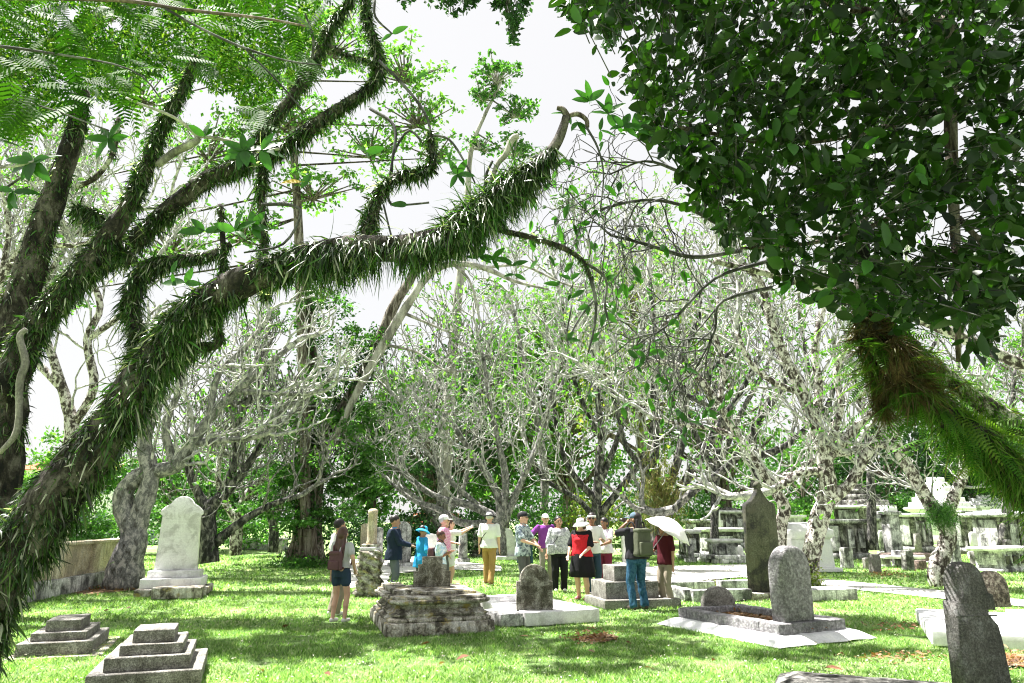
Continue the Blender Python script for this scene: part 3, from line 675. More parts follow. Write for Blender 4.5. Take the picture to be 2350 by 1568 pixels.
# white tapered plinth tomb
c = G(1862, 1314); s = 1 / ppm(1314, c.y)
r = thing('white_plinth_tomb', 'bright white tapering pedestal tomb with a moulded cap behind the mottled trunk', 'tomb', (c.x, c.y + .75, 0), R(14))
block('base', r, M['whitewash'], (136 * s, 1.6, .12), (0, 0, 0), r=.02, rough=.006, step=.3)
block('body', r, M['whitewash'], (112 * s, 1.35, 64 * s), (0, 0, .118), r=.03, rough=.006, step=.3, taper=(.93, .93))
V, F = moulded(122 * s, 1.5, [(.115 + 64 * s, .12), (.16 + 66 * s, .02), (.2 + 68 * s, 0), (.3 + 72 * s, 0), (.32 + 73 * s, .1), (.36 + 80 * s, .16), (.38 + 83 * s, .4)], .1, seed=2, rough=.005); piece('cap', V, F, M['whitewash'], r)

# loose standing stones on the right lawn
for (xa, xb, yt, yb, m_, lb) in ((1932, 1957, 1258, 1303, 'tombmid', 'white-faced short stone left of the table-like ledger'), (1982, 1996, 1281, 1306, 'granite', 'smallest grey stub between two taller stones'),
        (1998, 2021, 1272, 1314, 'granite', 'square grey block stone carrying the ledger end'), (2050, 2071, 1264, 1299, 'tombmid', 'mottled stone left of the tallest block'),
        (2073, 2097, 1264, 1309, 'tombdark', 'dark rough block with a leaning side'), (2100, 2124, 1287, 1307, 'brick', 'low square box stone with a white top'),
        (2230, 2256, 1267, 1296, 'granite', 'short stone in front of the low table tomb'), (2181, 2205, 1240, 1296, 'tombmid', 'whitish pillar stone right behind the forked tree'),
        (2036, 2071, 1168, 1284, 'tombmid', 'tall whitish stone pillar with a capped top')):
    c = G((xa + xb) / 2, yb); s = 1 / ppm(yb, c.y); hh = (yb - yt) * s; ww = (xb - xa) * s
    r = thing('standing_stone', lb, 'gravestone', (c.x, c.y, -.01), R(18 + xa % 7), 'loose standing stones on the right lawn')
    V, F = rbox((ww, ww * .7, hh * (.86 if hh > 1 else 1)), .025, .08, .014, xa, (.93, .93), (.02, 0)); piece('shaft', V, F, M[m_], r)
    if hh > 1:
        block('cap', r, M['tombmid'], (ww * 1.25, ww * .95, hh * .07), (0, 0, hh * .858), r=.02, rough=.01); block('cap', r, M['whitewash'], (ww * .9, ww * .7, hh * .09), (0, 0, hh * .926), r=.05, rough=.01)
a_, b_ = G(1945, 1290), G(2012, 1290)
r = thing('fallen_ledger', 'pale ledger laid level between two standing stones', 'gravestone', ((a_.x + b_.x) / 2, 25.6, .28), R(4))
block('slab', r, M['whitestone'], (1.45, .7, .09), (0, 0, .0), r=.02, rough=.01)
for s_ in (-.55, .55): block('support', r, M['tombmid'], (.18, .5, .29), (s_, 0, -.285), r=.02, rough=.01)
c = G(2088, 1291); r = thing('grave_mound', 'low brown barrel-shaped grave mound on a white kerb', 'grave', (c.x, c.y + .2, 0), R(6))
V, F = rbox((1.75, .8, .34), .16, .1, .012, 2); piece('mound', V, F, M['brick'], r, True); block('kerb', r, M['whitewash'], (2.0, 1.0, .06), (0, 0, -.01), r=.02, rough=.008)
# curved kerb of stacked stones
r = thing('curved_stone_kerb', 'curved double row of pale kerb stones right of the umbrella', 'grave', G(1635, 1292), 0)
for row in range(2):
    for k in range(9):
        x_ = 1560 + k * 17 + row * 6; y_ = 1264 + 26 * math.sin(min(1, k / 6) * 1.4) + row * 2; q = G(x_, min(y_ + 4, 1293)); q = G(x_, 1293) .lerp(q, .45)
        block('kerb_stone', r, M['tombmid' if k % 3 else 'whitestone'], (.30, .3, .15), (q.x - r.location.x, q.y - r.location.y, row * .152 - .01), rz=R(-12 + k * 6), r=.03, rough=.02, seed=k + row * 9)
c = G(1925, 1240); r = thing('urn_pedestal', 'reddish brown tapering pedestal standing behind the chest tombs', 'monument', (c.x, c.y, 0), R(16))
s = 1 / ppm(1240, c.y); block('pedestal', r, M['brick'], (27 * s, 24 * s, 76 * s), (0, 0, 0), r=.03, rough=.01, taper=(.82, .82)); block('cap', r, M['tombmid'], (30 * s, 28 * s, 9 * s), (0, 0, 76 * s), r=.03, rough=.01)

# distant buildings
def building(x0, x1, yt, Y, label, mat, roofc=None, floors=2, cols=4, z0=0):
    a, b_ = P(x0, 1192, Y), P(x1, 1192, Y); w_ = b_.x - a.x; h = P(0, yt, Y).z
    r = thing('building', label, 'building', ((a.x + b_.x) / 2, Y, 0), 0)
    block('wall', r, mat, (w_, 8, h), (0, 4, 0), r=.02, rough=0, step=4)
    glass = M['glass']
    fh = h / floors
    for f in range(floors):
        for k in range(cols):
            cx = -w_ / 2 + w_ * (k + .5) / cols
            o = block('window', r, M['framegrey'], (w_ / cols * .66, .12, fh * .5), (cx, -.03, fh * (f + .28)), r=.01, rough=0, step=4)
            v_, f_ = rbox((w_ / cols * .56, .06, fh * .42), .005, 4, 0); piece('pane', v_ + np.array((cx, -.075, fh * (f + .32))), f_, glass, o)
    if roofc is not None:
        block('roof', r, roofc, (w_ + .8, 9, .9), (0, 4, h), r=.05, rough=0, step=2, taper=(.86, .2))
    return r
M['glass'] = plain('dark_glass', (.12, .16, .2), .15, .6); M['framegrey'] = plain('window_frame_grey', (.35, .37, .4))
M['bwhite'] = plain('white_painted_wall', (.8, .8, .8), .8, .1, .03); M['rtile'] = plain('red_roof_tiles', (.45, .13, .08), .8, .1, .3)
building(285, 420, 1090, 48, 'white house glimpsed left of the white headstone', M['bwhite'], None, 4, 5)
building(20, 250, 1078, 60, 'white house with a red tiled roof behind the far left trunk', M['bwhite'], M['rtile'], 2, 6)
building(940, 1040, 1203, 60, 'low house with a red tiled roof behind the visitors', M['bwhite'], M['rtile'], 1, 5)
M['barkmid'] = bark('brown_grey_bark', (.17, .145, .12), (.06, .05, .04), (.36, .33, .29), 6, (2, 2, .3), .04)
# ------------------------------------------------------------------ trees
def path3(pts, Y):
    """pts: (x, y[, depth])"""
    return [P(q[0], q[1], q[2] if len(q) > 2 else Y) for q in pts]
def limb(root, pts, rad_px, Y, mat, name='branch', sides=10, k=4, rough=.12, seed=0, label=None):
    p3 = path3(pts, Y); rad = [r / ppm(q[1], p.y) for r, q, p in zip(rad_px, pts, p3)] if len(rad_px) == len(pts) else list(np.array(rad_px) / ppm(700, Y))
    C, Rr = catmull(p3, rad, k)
    V, F = tube(C, Rr, sides, 1, rough, seed); piece(name, V, F, mat, root, True, rel=True, label=label)
    return C, Rr
def twigs(root, segs, mat, sides=4, name='twigs'):
    A, B, RA, RB = segs[:4]; V, F = prisms(A, B, RA, RB, sides)
    return piece(name, V, F, mat, root, True, rel=True, kind='stuff')
def tip_leaves(tips, dirs, g, n, size, frac=.5, droop=0.):
    """rosettes at twig tips"""
    k = g.random(len(tips)) < frac; T = np.repeat(tips[k], n, 0); D = np.repeat(dirs[k], n, 0)
    Y = norml(D * .5 + g.normal(size=D.shape) * .8 + np.array([0, 0, -droop])); X, Z = frame_from(Y, g); S = size * g.uniform(.6, 1.3, len(T))
    return bake(LEAF2[0], LEAF2[1], T, X, Y, Z, np.stack([S * .5, S, S], 1))

# ---- the big fern covered frangipani, front left
g = np.random.default_rng(11)
base = Vector((-4.05, 4.45, 0))
T1 = thing('frangipani_tree', 'huge leaning frangipani covered in strap ferns arching over the left foreground', 'tree', base)
def add_ferns(root, C, Rr, n, g, L=.12, w=.010, bias=0, dry=.06, grav=1.3, mat=None, t0=0, up_mix=-.25):
    b_, o_, t_ = along(C, Rr, n, g, bias); m = t_ >= t0; b_, o_ = b_[m], o_[m]
    cl = .55 + .8 * hashn(b_, 3.6, 3)                                   # ferns grow in clumps
    m = g.random(len(b_)) < .12 + 1.1 * cl; b_, o_ = b_[m], o_[m]
    o_ = o_ + np.array([0, 0, .45]) * up_mix + g.normal(0, .35, o_.shape)
    Ln = L * (.45 + 1.3 * g.random(len(b_)) ** 2) * (.95 + .45 * hashn(b_, 3.2, 8))
    V, F = straps(b_, o_, Ln, g, w * g.uniform(.45, 1.9, len(b_)), grav)
    return piece('fern_leaves', V, F, mat or M['strap'], root, kind='stuff', rel=True, label='strap ferns growing on the bark')
main = [(-210, 1760), (-120, 1560), (-10, 1330), (120, 1150), (252, 985), (345, 840), (440, 718), (560, 645), (680, 598), (800, 575), (930, 570), (1020, 548), (1080, 505), (1150, 440), (1215, 392), (1262, 350), (1285, 312), (1300, 270)]
mr = [80, 72, 64, 58, 50, 42, 36, 34, 33, 32, 30, 30, 27, 22, 16, 12, 11, 10]
C, Rr = limb(T1, main[:9], mr[:9], 4.5, M['barkbig'], 'trunk', 18, rough=.14); add_ferns(T1, C, Rr, 13500, g, .12, .009, .1, grav=3.4)
add_ferns(T1, C, Rr, 17000, g, .07, .010, .1, grav=2.0)
C2, R2 = limb(T1, main[8:], mr[8:], 4.5, M['barkbig'], 'branch', 16, rough=.14, seed=2); add_ferns(T1, C2[:30], R2[:30], 11500, g, .15, .0075, -.1, grav=3.6)
add_ferns(T1, C2[12:24], R2[12:24], 1500, g, .15, .008, 1.0, grav=1.2)
# stubby bare end of the bough
limb(T1, [(1285, 312), (1300, 272), (1292, 252), (1278, 248)], [9, 9, 7, 5], 4.5, M['barkmid'], 'branch_stub', 8, seed=3)
limb(T1, [(1300, 268), (1325, 262), (1345, 275), (1348, 292)], [5, 6, 6, 5], 4.5, M['barkmid'], 'branch_stub', 8, seed=4)
limbs = [
 ([(-60, 1600, 5.2), (-20, 1250, 5.2), (10, 1000, 5.2), (25, 800, 5.2), (60, 650, 5.2), (100, 520, 5.2), (140, 400, 5.2), (175, 290, 5.2), (190, 210, 5.2)], [50, 62, 56, 52, 46, 38, 32, 27, 20], 'barkbig', 5200, .10),
 ([(15, 905, 5.0), (70, 765, 5.0), (160, 655, 5.0), (240, 555, 5.0), (300, 465, 5.0), (340, 370, 5.0), (372, 290, 5.0), (410, 220, 5.0), (450, 130, 5.0)], [50, 42, 36, 30, 26, 22, 19, 14, 9], 'barkbig', 5200, .10),
 ([(60, 800, 5.4), (160, 660, 5.4), (300, 560, 5.4), (400, 470, 5.4), (480, 410, 5.4), (560, 375, 5.4), (640, 345, 5.4), (720, 288, 5.4), (800, 235, 5.4), (852, 200, 5.4), (872, 150, 5.4), (858, 90, 5.4), (842, 40, 5.4), (838, -30, 5.4)], [34, 32, 28, 25, 24, 22, 20, 18, 16, 14, 12, 11, 9, 8], 'barkbig', 5600, .11),
 ([(500, 405, 5.5), (560, 355, 5.5), (620, 285, 5.5), (680, 210, 5.5), (730, 120, 5.5), (760, 60, 5.5), (800, 5, 5.5), (830, -40, 5.5)], [20, 19, 17, 15, 13, 11, 9, 7], 'barkbig', 2600, .10),
 ([(720, 95, 5.5), (760, 108, 5.5), (800, 130, 5.5), (845, 140, 5.5), (862, 160, 5.4)], [7, 7, 6, 6, 6], 'barkbig', 300, .07),
 ([(845, 560, 4.6), (850, 500, 4.6), (880, 430, 4.6), (925, 402, 4.6), (965, 395, 4.6), (992, 375, 4.6), (988, 330, 4.6), (985, 300, 4.6)], [24, 21, 17, 14, 12, 11, 10, 7], 'barkbig', 1300, .08),
 ([(300, 900, 4.9), (320, 800, 4.9), (300, 700, 4.9), (330, 620, 4.9), (390, 600, 4.9), (470, 590, 4.9), (530, 560, 4.9)], [30, 26, 22, 22, 18, 14, 8], 'barkbig', 2600, .12),
 ([(395, 860, 4.7), (455, 800, 4.7), (500, 790, 4.7), (500, 740, 4.7), (488, 700, 4.7)], [16, 14, 12, 9, 6], 'barkbig', 300, .08),
 ([(170, 480, 5.2), (230, 500, 5.2), (300, 600, 5.2)], [12, 16, 20], 'barkbig', 900, .12),
 ([(175, 430, 5.2), (222, 405, 5.2), (262, 345, 5.2), (272, 270, 5.2)], [8, 9, 7, 6], 'barkmot', 120, .05),
 ([(610, 690, 4.9), (605, 560, 4.9), (600, 450, 4.9), (604, 370, 4.9)], [8, 11, 11, 8], 'barkbig', 900, .10),
 ([(510, 660, 4.9), (512, 560, 4.9), (505, 470, 4.9)], [7, 9, 8], 'barkbig', 500, .10),
 ([(1105, 500, 4.5), (1150, 528, 4.6), (1220, 545, 4.7), (1290, 568, 4.8), (1338, 600, 4.9), (1356, 640, 4.9)], [16, 11, 9, 8, 7, 6], 'barkbig', 160, .04),
]
for k, (pt, rp, m_, nf, fl) in enumerate(limbs):
    C, Rr = limb(T1, pt, [q * .74 for q in rp], 5, M[m_], 'branch', 12, seed=k + 5, rough=.16)
    if nf: add_ferns(T1, C, Rr, int(nf * 1.2), g, fl * .9, .008, .1, grav=3.4); add_ferns(T1, C, Rr, int(nf * 1.6), g, .05, .009, .1, grav=1.6)
# bare pale twigs on the left and thin bending shoots
shoots = [([(0, 1040, 4.6), (40, 985, 4.6), (45, 880, 4.6), (58, 830, 4.6), (45, 775, 4.6), (60, 755, 4.6)], [5, 7, 8, 8, 7, 5], 'barkgrey'),
 ([(360, 380, 5), (400, 350, 5), (440, 330, 4.9), (452, 312, 4.9), (400, 270, 4.8), (320, 238, 4.7), (290, 225, 4.7)], [8, 9, 8, 6, 4, 3, 3], 'barkgrey'),
 ([(452, 312, 4.9), (520, 322, 4.8), (600, 345, 4.7), (640, 342, 4.6)], [4, 4, 3, 3], 'barkgrey'),
 ([(0, 385, 4.4), (45, 380, 4.4), (80, 370, 4.4)], [3, 3, 3], 'barkgrey'), ([(0, 440, 4.6), (30, 420, 4.6), (60, 400, 4.5)], [3, 3, 3], 'twigdark'),
 ([(850, 250, 5), (905, 290, 4.9), (900, 370, 4.8), (890, 440, 4.8), (900, 470, 4.8), (935, 470, 4.7), (985, 465, 4.7)], [4, 4, 3, 3, 3, 2.5, 2.5], 'twigdark'),
 ([(870, 140, 5.3), (930, 200, 5.2), (980, 270, 5.1), (985, 340, 5), (940, 300, 4.9), (905, 350, 4.9), (900, 400, 4.8)], [4, 4, 3, 3, 3, 2.5, 2], 'twigdark'),
 ([(985, 310, 4.6), (1030, 320, 4.6), (1065, 370, 4.6), (1090, 420, 4.6)], [3, 3, 2.5, 2], 'twigdark'),
 ([(1120, 440, 4.5), (1140, 380, 4.5), (1160, 355, 4.5), (1175, 320, 4.5), (1190, 312, 4.5)], [5, 6, 7, 8, 6], 'barkgrey'),
 ([(1120, 500, 4.5), (1115, 410, 4.5), (1130, 370, 4.5)], [3, 3.5, 3], 'twigdark'),
 ([(1356, 640, 4.9), (1368, 700, 4.9), (1362, 760, 4.9), (1350, 810, 4.9)], [5, 4, 3, 2], 'twigdark'), ([(1340, 600, 4.9), (1390, 640, 5), (1388, 700, 5), (1400, 750, 5)], [4, 3, 3, 2], 'twigdark'),
 ([(1362, 690, 4.9), (1330, 730, 4.9), (1300, 780, 4.8), (1312, 700, 4.8)], [3, 2.5, 2, 2], 'twigdark'), ([(1345, 290, 4.5), (1372, 340, 4.5), (1385, 400, 4.5), (1378, 480, 4.5)], [3, 2.5, 2, 2], 'twigdark'),
 ([(700, 200, 5.2), (720, 100, 5.0), (700, 30, 4.9)], [3, 3, 2], 'twigdark'), ([(600, 470, 4.6), (660, 470, 4.6), (690, 490, 4.6), (650, 560, 4.6), (560, 580, 4.6)], [4, 4, 3, 3, 2], 'twigdark'),
 ([(860, 0, 4.6), (862, 40, 4.6), (900, 78, 4.6)], [3, 3, 2], 'twigdark'), ([(880, 470, 4.6), (905, 560, 4.6), (935, 575, 4.6)], [2.5, 2.5, 2], 'twigdark')]
for k, (pt, rp, m_) in enumerate(shoots): limb(T1, pt, rp, 5, M[m_], 'twig', 6, seed=k + 30, rough=.08)
# broad frangipani leaves, each one a part
lm = leaf_mesh('leaf', M['plum'], .40); lmy = leaf_mesh('yellow_leaf', M['plumyel'], .40)
def hang_leaf(root, x, y, Y, ang_deg, size_px, me=None, tilt=.4, g=g, yaw=None):
    """a leaf whose base is at x,y pointing in picture direction ang (0 = right, 90 = up)"""
    p = P(x, y, Y); a = R(ang_deg); s = size_px / ppm(y, Y)
    Yd = Vector((math.cos(a), g.uniform(-.5, .3), math.sin(a))).normalized()
    Z = Vector((g.normal() * tilt, -1.0, g.normal() * tilt + .2)); X = Yd.cross(Z).normalized(); Z = X.cross(Yd)
    m = Matrix((X * s, Yd * s, Z * s)).transposed().to_4x4(); m.translation = p - root.location
    o = link('leaf', me or lm, root); o.matrix_local = m
    return o
clusters = [(75, 372, 4.4, [(170, 60), (150, 45), (0, 50), (20, 62), (-40, 70), (200, 70), (-120, 50), (-70, 62)]), (30, 440, 4.4, [(10, 55), (-50, 65), (-80, 45), (170, 40)]),
 (560, 345, 4.6, [(100, 40), (160, 50), (-100, 55), (-70, 58), (-150, 50), (20, 60), (-40, 45), (70, 45), (190, 40)]), (600, 345, 4.6, [(20, 55), (-60, 60), (60, 50), (-20, 55)]),
 (470, 312, 4.7, [(90, 40), (60, 42), (150, 42)]), (250, 320, 4.9, [(120, 50), (60, 52), (-60, 50), (-120, 55), (180, 48), (0, 45)]),
 (712, 400, 4.6, [(-120, 42), (30, 10)]), (840, 350, 4.7, [(30, 45), (150, 30), (-60, 20)]), (900, 78, 4.6, [(15, 40), (200, 30)]), (935, 470, 4.6, [(200, 38)]), (955, 180, 5, [(10, 32)]),
 (540, 530, 4.8, [(60, 50), (20, 55), (160, 50), (-30, 40)]), (580, 520, 4.8, [(50, 45), (100, 42), (-10, 48), (-60, 45)]), (425, 650, 4.6, [(170, 60), (60, 40), (0, 40)]), (395, 628, 4.6, [(80, 34), (-80, 24)]),
 (470, 530, 4.9, [(180, 55), (140, 40), (10, 50)]), (1050, 400, 4.6, [(60, 40), (120, 38), (0, 42), (-60, 35), (-130, 35), (170, 30)]), (1030, 372, 4.6, [(150, 30), (80, 28), (20, 30)]),
 (1100, 590, 4.6, [(130, 36), (60, 34), (0, 42), (-40, 34), (180, 30)]), (1130, 595, 4.6, [(50, 40), (-10, 48), (-70, 30)]), (1175, 610, 4.6, [(20, 38), (140, 34)]),
 (1352, 232, 4.6, [(90, 50), (50, 48), (130, 42), (170, 40)]), (1395, 262, 4.6, [(80, 48), (120, 44), (20, 46), (170, 40), (-60, 38)]), (1430, 290, 4.6, [(60, 46), (10, 50), (-50, 42), (130, 38), (200, 36)]),
 (1300, 262, 4.5, [(170, 36), (-60, 30), (120, 22)]), (1325, 280, 4.5, [(-120, 34), (-60, 38), (-30, 36)]), (1378, 300, 4.6, [(0, 40), (-90, 26), (90, 30)]), (1460, 300, 4.7, [(40, 44), (-20, 46), (90, 40)]),
 (1350, 700, 4.9, [(-90, 26), (200, 30)]), (1388, 720, 5, [(-40, 36), (-110, 34)]), (1310, 640, 4.9, [(30, 26), (160, 26)]), (1300, 780, 4.8, [(60, 30), (10, 32)]), (1180, 630, 4.7, [(-160, 26), (-20, 30)])]
for (x, y, Y, ls) in clusters:
    for (a_, s_) in ls: hang_leaf(T1, x, y, Y, a_ + g.uniform(-12, 12), s_ * 1.02)
hang_leaf(T1, 692, 418, 4.5, 190, 46, lmy)['label'] = 'withered yellow leaf'

# ---- dark broad-leaved canopy, top right
g = np.random.default_rng(21)
T3 = thing('broadleaf_tree', 'dense dark canopy of broad glossy leaves hanging over the top right corner', 'tree', (6.5, 6.2, 0))
edge = [(1290, -60), (1300, 30), (1345, 95), (1400, 60), (1470, 80), (1440, 150), (1430, 200), (1465, 240), (1440, 270), (1510, 330), (1570, 370), (1590, 440), (1640, 500), (1650, 540), (1740, 560), (1790, 625), (1870, 640), (1915, 690), (2000, 715), (2080, 750), (2150, 715), (2200, 730), (2235, 800), (2270, 800), (2290, 700), (2330, 640), (2420, 690), (2500, 640), (2550, -60)]
ex, ey = np.array(edge).T
N0 = 3500; x = g.uniform(1290, 2500, N0); y = g.uniform(-260, 850, N0); k = in_poly(x, y, [(a, max(b, -60) if b > -60 else -300) for a, b in edge])
gapn = hashn(np.stack([x, y, 0 * x], 1), .013, 5) + .7 * hashn(np.stack([x, y, 0 * x], 1), .045, 8)
k &= (gapn > -.50 + .35 * ((x > 2100) & (y > 250) & (y < 620))) | (y < 60)
x, y = x[k], y[k]; Yd = g.uniform(4.2, 7.6, len(x)); cen = np.array([P(a, b, c) for a, b, c in zip(x, y, Yd)])
trunk_pts = [(2120, 1760, 6.6), (2185, 1300, 6.6), (2200, 800, 6.5), (2190, 500, 6.4), (2185, 250, 6.3), (2170, 60, 6.2), (2180, -120, 6.2), (2190, -300, 6.2)]
# the trunk itself stands outside the right edge; boughs reach in
tr = [Vector((8.4, 6.2, 0)), Vector((8.1, 6.2, 2.5)), Vector((7.4, 6.2, 4.4)), Vector((6.6, 6.2, 5.8)), Vector((5.2, 6.1, 6.9))]
Ct, Rt = catmull(tr, [.34, .28, .22, .16, .1], 5); V, F = tube(Ct, Rt, 12, 1, .08); piece('trunk', V, F, M['barkbrown'], T3, True, rel=True)
bl = [([(2200, 830, 6.2), (2195, 600, 6.2), (2185, 400, 6.2), (2180, 200, 6.2), (2175, 60, 6.2), (2180, -160, 6.2)], [6, 9, 13, 14, 15, 16]), ([(2180, 60, 6.2), (2000, 30, 6), (1800, -20, 5.8), (1500, -60, 5.6)], [12, 10, 8, 6]),
      ([(2180, 250, 6.2), (2000, 300, 6), (1800, 330, 5.8), (1600, 300, 5.6), (1500, 280, 5.5)], [9, 8, 6, 5, 3]), ([(2185, 420, 6.2), (2000, 520, 6), (1850, 560, 5.8), (1700, 570, 5.6)], [8, 6, 5, 3]), ([(2200, 500, 6.2), (2280, 600, 6), (2270, 720, 6), (2260, 800, 6)], [7, 5, 4, 3])]
nodes = []
for k_, (pt, rp) in enumerate(bl):
    C, Rr = limb(T3, pt, rp, 6, M['barkbrown'], 'branch', 8, seed=k_ + 60); nodes.append(C)
nodes = np.concatenate(nodes)
A_, B_ = [], []
for c in cen:
    d = np.linalg.norm(nodes - c, axis=1); j = np.argmin(d)
    if d[j] < 2.2: A_.append(c + (nodes[j] - c) / d[j] * min(d[j], .35) + g.normal(0, .08, 3)); B_.append(c)
A_, B_ = np.array(A_), np.array(B_); twigs(T3, (A_, B_, np.full(len(A_), .005), np.full(len(A_), .003)), M['twigdark'])
nl = 7; T = np.repeat(cen, nl, 0); Y_ = norml(g.normal(size=T.shape) + np.array([0, 0, -.55])); T = T + g.normal(0, .05, T.shape)
Z_ = norml(np.array([0, 0, 1.]) * .7 + g.normal(size=T.shape) * .75); X_ = norml(np.cross(Y_, Z_)); Z_ = np.cross(X_, Y_); S_ = .100 * g.uniform(.55, 1.45, len(T))
proj = T[:, 1] + 0 * T[:, 0]
order = np.argsort(T[:, 1] + g.uniform(0, 1.2, len(T))); pick = order[:300]; rest = order[300:]
V, F = bake(LEAF2[0], LEAF2[1], T[rest], X_[rest], Y_[rest], Z_[rest], np.stack([S_[rest] * .62, S_[rest] * 1.2, S_[rest]], 1)); piece('leaves', V, F, M['bigleaf'], T3, kind='stuff', rel=True)
bm_ = leaf_mesh('broad_leaf', M['bigleafo'], .5)
for j in pick:
    s = S_[j] * 1.1; m = Matrix([list(X_[j] * s), list(Y_[j] * s), list(Z_[j] * s)]).transposed().to_4x4(); m.translation = Vector(T[j]) - T3.location
    o = link('leaf', bm_, T3); o.matrix_local = m
# twigs drooping out of the canopy towards the centre with sparse leaves (a neighbouring frangipani)
T5 = thing('frangipani_tree', 'thin drooping frangipani twigs with few leaves below the dark canopy at centre right', 'tree', (9.3, 9.8, 0))
C, Rr = catmull([Vector((9.3, 9.8, 0)), Vector((9.0, 9.8, 2.4)), P(2130, 740, 9.6), P(1800, 640, 9.0), P(1640, 600, 8.6)], [.12, .1, .08, .05, .035], 6)
V, F = tube(C, Rr, 8, 1, .06); piece('trunk', V, F, M['barkmot'], T5, True, rel=True)
bs = [([(1760, 600, 8.8), (1640, 640, 8.6), (1540, 740, 8.4), (1480, 780, 8.2)], [5, 4, 3, 2]), ([(1700, 575, 8.7), (1590, 590, 8.4), (1480, 560, 8.2), (1400, 540, 8)], [6, 5, 4, 3]), ([(1660, 520, 8.4), (1560, 470, 8.2), (1470, 460, 8), (1380, 480, 8)], [5, 4, 3, 3]),
      ([(1640, 440, 8), (1560, 395, 7.9), (1480, 370, 7.8), (1400, 400, 7.7)], [5, 4, 3, 2]), ([(1820, 650, 9), (1660, 690, 8.6), (1640, 760, 8.6), (1600, 840, 8.6)], [5, 4, 3, 3])]
ends = []
for k_, (pt, rp) in enumerate(bs):
    C, Rr = limb(T5, pt, rp, 8.5, M['twigdark'], 'branch', 6, seed=k_ + 80)
    for q in range(5, len(C), 1): ends.append((C[q], C[q] - C[q - 1], Rr[q]))
S0 = np.array([e[0] for e in ends]); D0 = norml(np.array([e[1] for e in ends])) + g.normal(0, .7, S0.shape)
sg = grow(S0, D0, np.full(len(S0), .011), np.full(len(S0), .42), 4, g, 35, .05, .8, .75, .15, .5, 3, .004, droop=.22); twigs(T5, sg, M['twigdark'])
tips, td = sg[4], sg[5]; idx = g.choice(len(tips), min(110, len(tips)), replace=False)
for j in idx:
    for _ in range(2):
        s = g.uniform(.10, .19); yv = norml(td[j] * .4 + g.normal(0, .8, 3) + np.array([0, 0, -.2])); zv = norml(np.array([0, -1., .3]) + g.normal(0, .6, 3)); xv = norml(np.cross(yv, zv)); zv = np.cross(xv, yv)
        m = Matrix([list(xv * s), list(yv * s), list(zv * s)]).transposed().to_4x4(); m.translation = Vector(tips[j]) - T5.location; o = link('leaf', lm, T5); o.matrix_local = m

# ---- right: fern covered leaning trunks
g = np.random.default_rng(31)
T4 = thing('fern_covered_tree', 'leaning trunk thick with hanging ferns and brown root fibre at the right edge', 'tree', (9.2, 7.2, 0))
C, Rr = limb(T4, [(2560, 1420, 7.2), (2450, 1230, 7.2), (2350, 1110, 7.2), (2250, 1010, 7.2), (2150, 935, 7.2), (2070, 880, 7.2), (2020, 810, 7.2), (1990, 740, 7.2), (1980, 640, 7.2), (1975, 500, 7.2)], [54, 48, 38, 34, 32, 34, 32, 26, 20, 16], 7.2, M['barkbig'], 'trunk', 14)
piece_ = add_ferns(T4, C[:26], Rr[:26], 11000, g, .22, .010, -.2, grav=2.4, mat=M['strapg']); add_ferns(T4, C[16:32], Rr[16:32], 2600, g, .24, .012, 0, mat=M['strapdry'], grav=1.5)
C2, R2 = limb(T4, [(2080, 790, 7.4), (2130, 830, 7.4), (2190, 880, 7.4), (2260, 930, 7.4), (2350, 985, 7.4), (2480, 1060, 7.4)], [14, 18, 20, 21, 22, 24], 7.4, M['barkmot'], 'branch', 12, seed=3); add_ferns(T4, C2, R2, 3000, g, .17, .009, -.2, grav=2.2, mat=M['strapg'])
limb(T4, [(2010, 720, 7.2), (2050, 760, 7.3), (2100, 800, 7.4)], [20, 18, 16], 7.2, M['barkbig'], 'branch', 8)
for k_, (pt, rp) in enumerate([([(2075, 885), (2060, 850), (2065, 820), (2040, 780)], [24, 30, 26, 14]), ([(2120, 905), (2090, 880), (2075, 850), (2090, 815)], [22, 28, 24, 12]), ([(2060, 900), (2030, 880), (2020, 920), (2030, 960)], [18, 18, 12, 5])]):
    Cq, Rq = limb(T4, pt, rp, 7.0 + .15 * k_, M['fibre'], 'root_mass', 10, rough=.3, seed=k_); add_ferns(T4, Cq, Rq, 2200, g, .22, .007, 0, mat=M['strapdry'], grav=2.2)
# fishbone fronds
ys = np.linspace(.06, 1, 22); V = [(-.006, 0, 0), (.006, 0, 0), (.002, 1, -.35), (-.002, 1, -.35)]; F = [[0, 1, 2, 3]]
for k, y_ in enumerate(ys):
    for s in (-1, 1):
        L_ = .15 * math.sin(math.pi * min(.97, y_ * .9 + .08)) + .012; z_ = -.35 * y_ * y_; n = len(V); V += [(0, y_ - .014, z_), (s * L_, y_ + .012, z_ - .03), (s * L_ * .9, y_ + .028, z_ - .03), (0, y_ + .016, z_)]; F.append([n, n + 1, n + 2, n + 3])
fm = mesh_np('frond', np.array(V), np.array(F), M['fernf'])
for k in range(90):
    j = g.integers(10, 31); c = C[j]; a = g.uniform(0, 6.28); yv = norml(np.array([math.cos(a), math.sin(a) * .6 - .2, g.uniform(-.7, .35)])); zv = norml(np.array([0, 0, 1.]) + g.normal(0, .25, 3)); xv = norml(np.cross(yv, zv)); zv = np.cross(xv, yv)
    s = g.uniform(.35, .75); m = Matrix([list(xv * s), list(yv * s), list(zv * s)]).transposed().to_4x4(); m.translation = Vector(c + yv * Rr[j]) - T4.location; link('frond', fm, T4).matrix_local = m

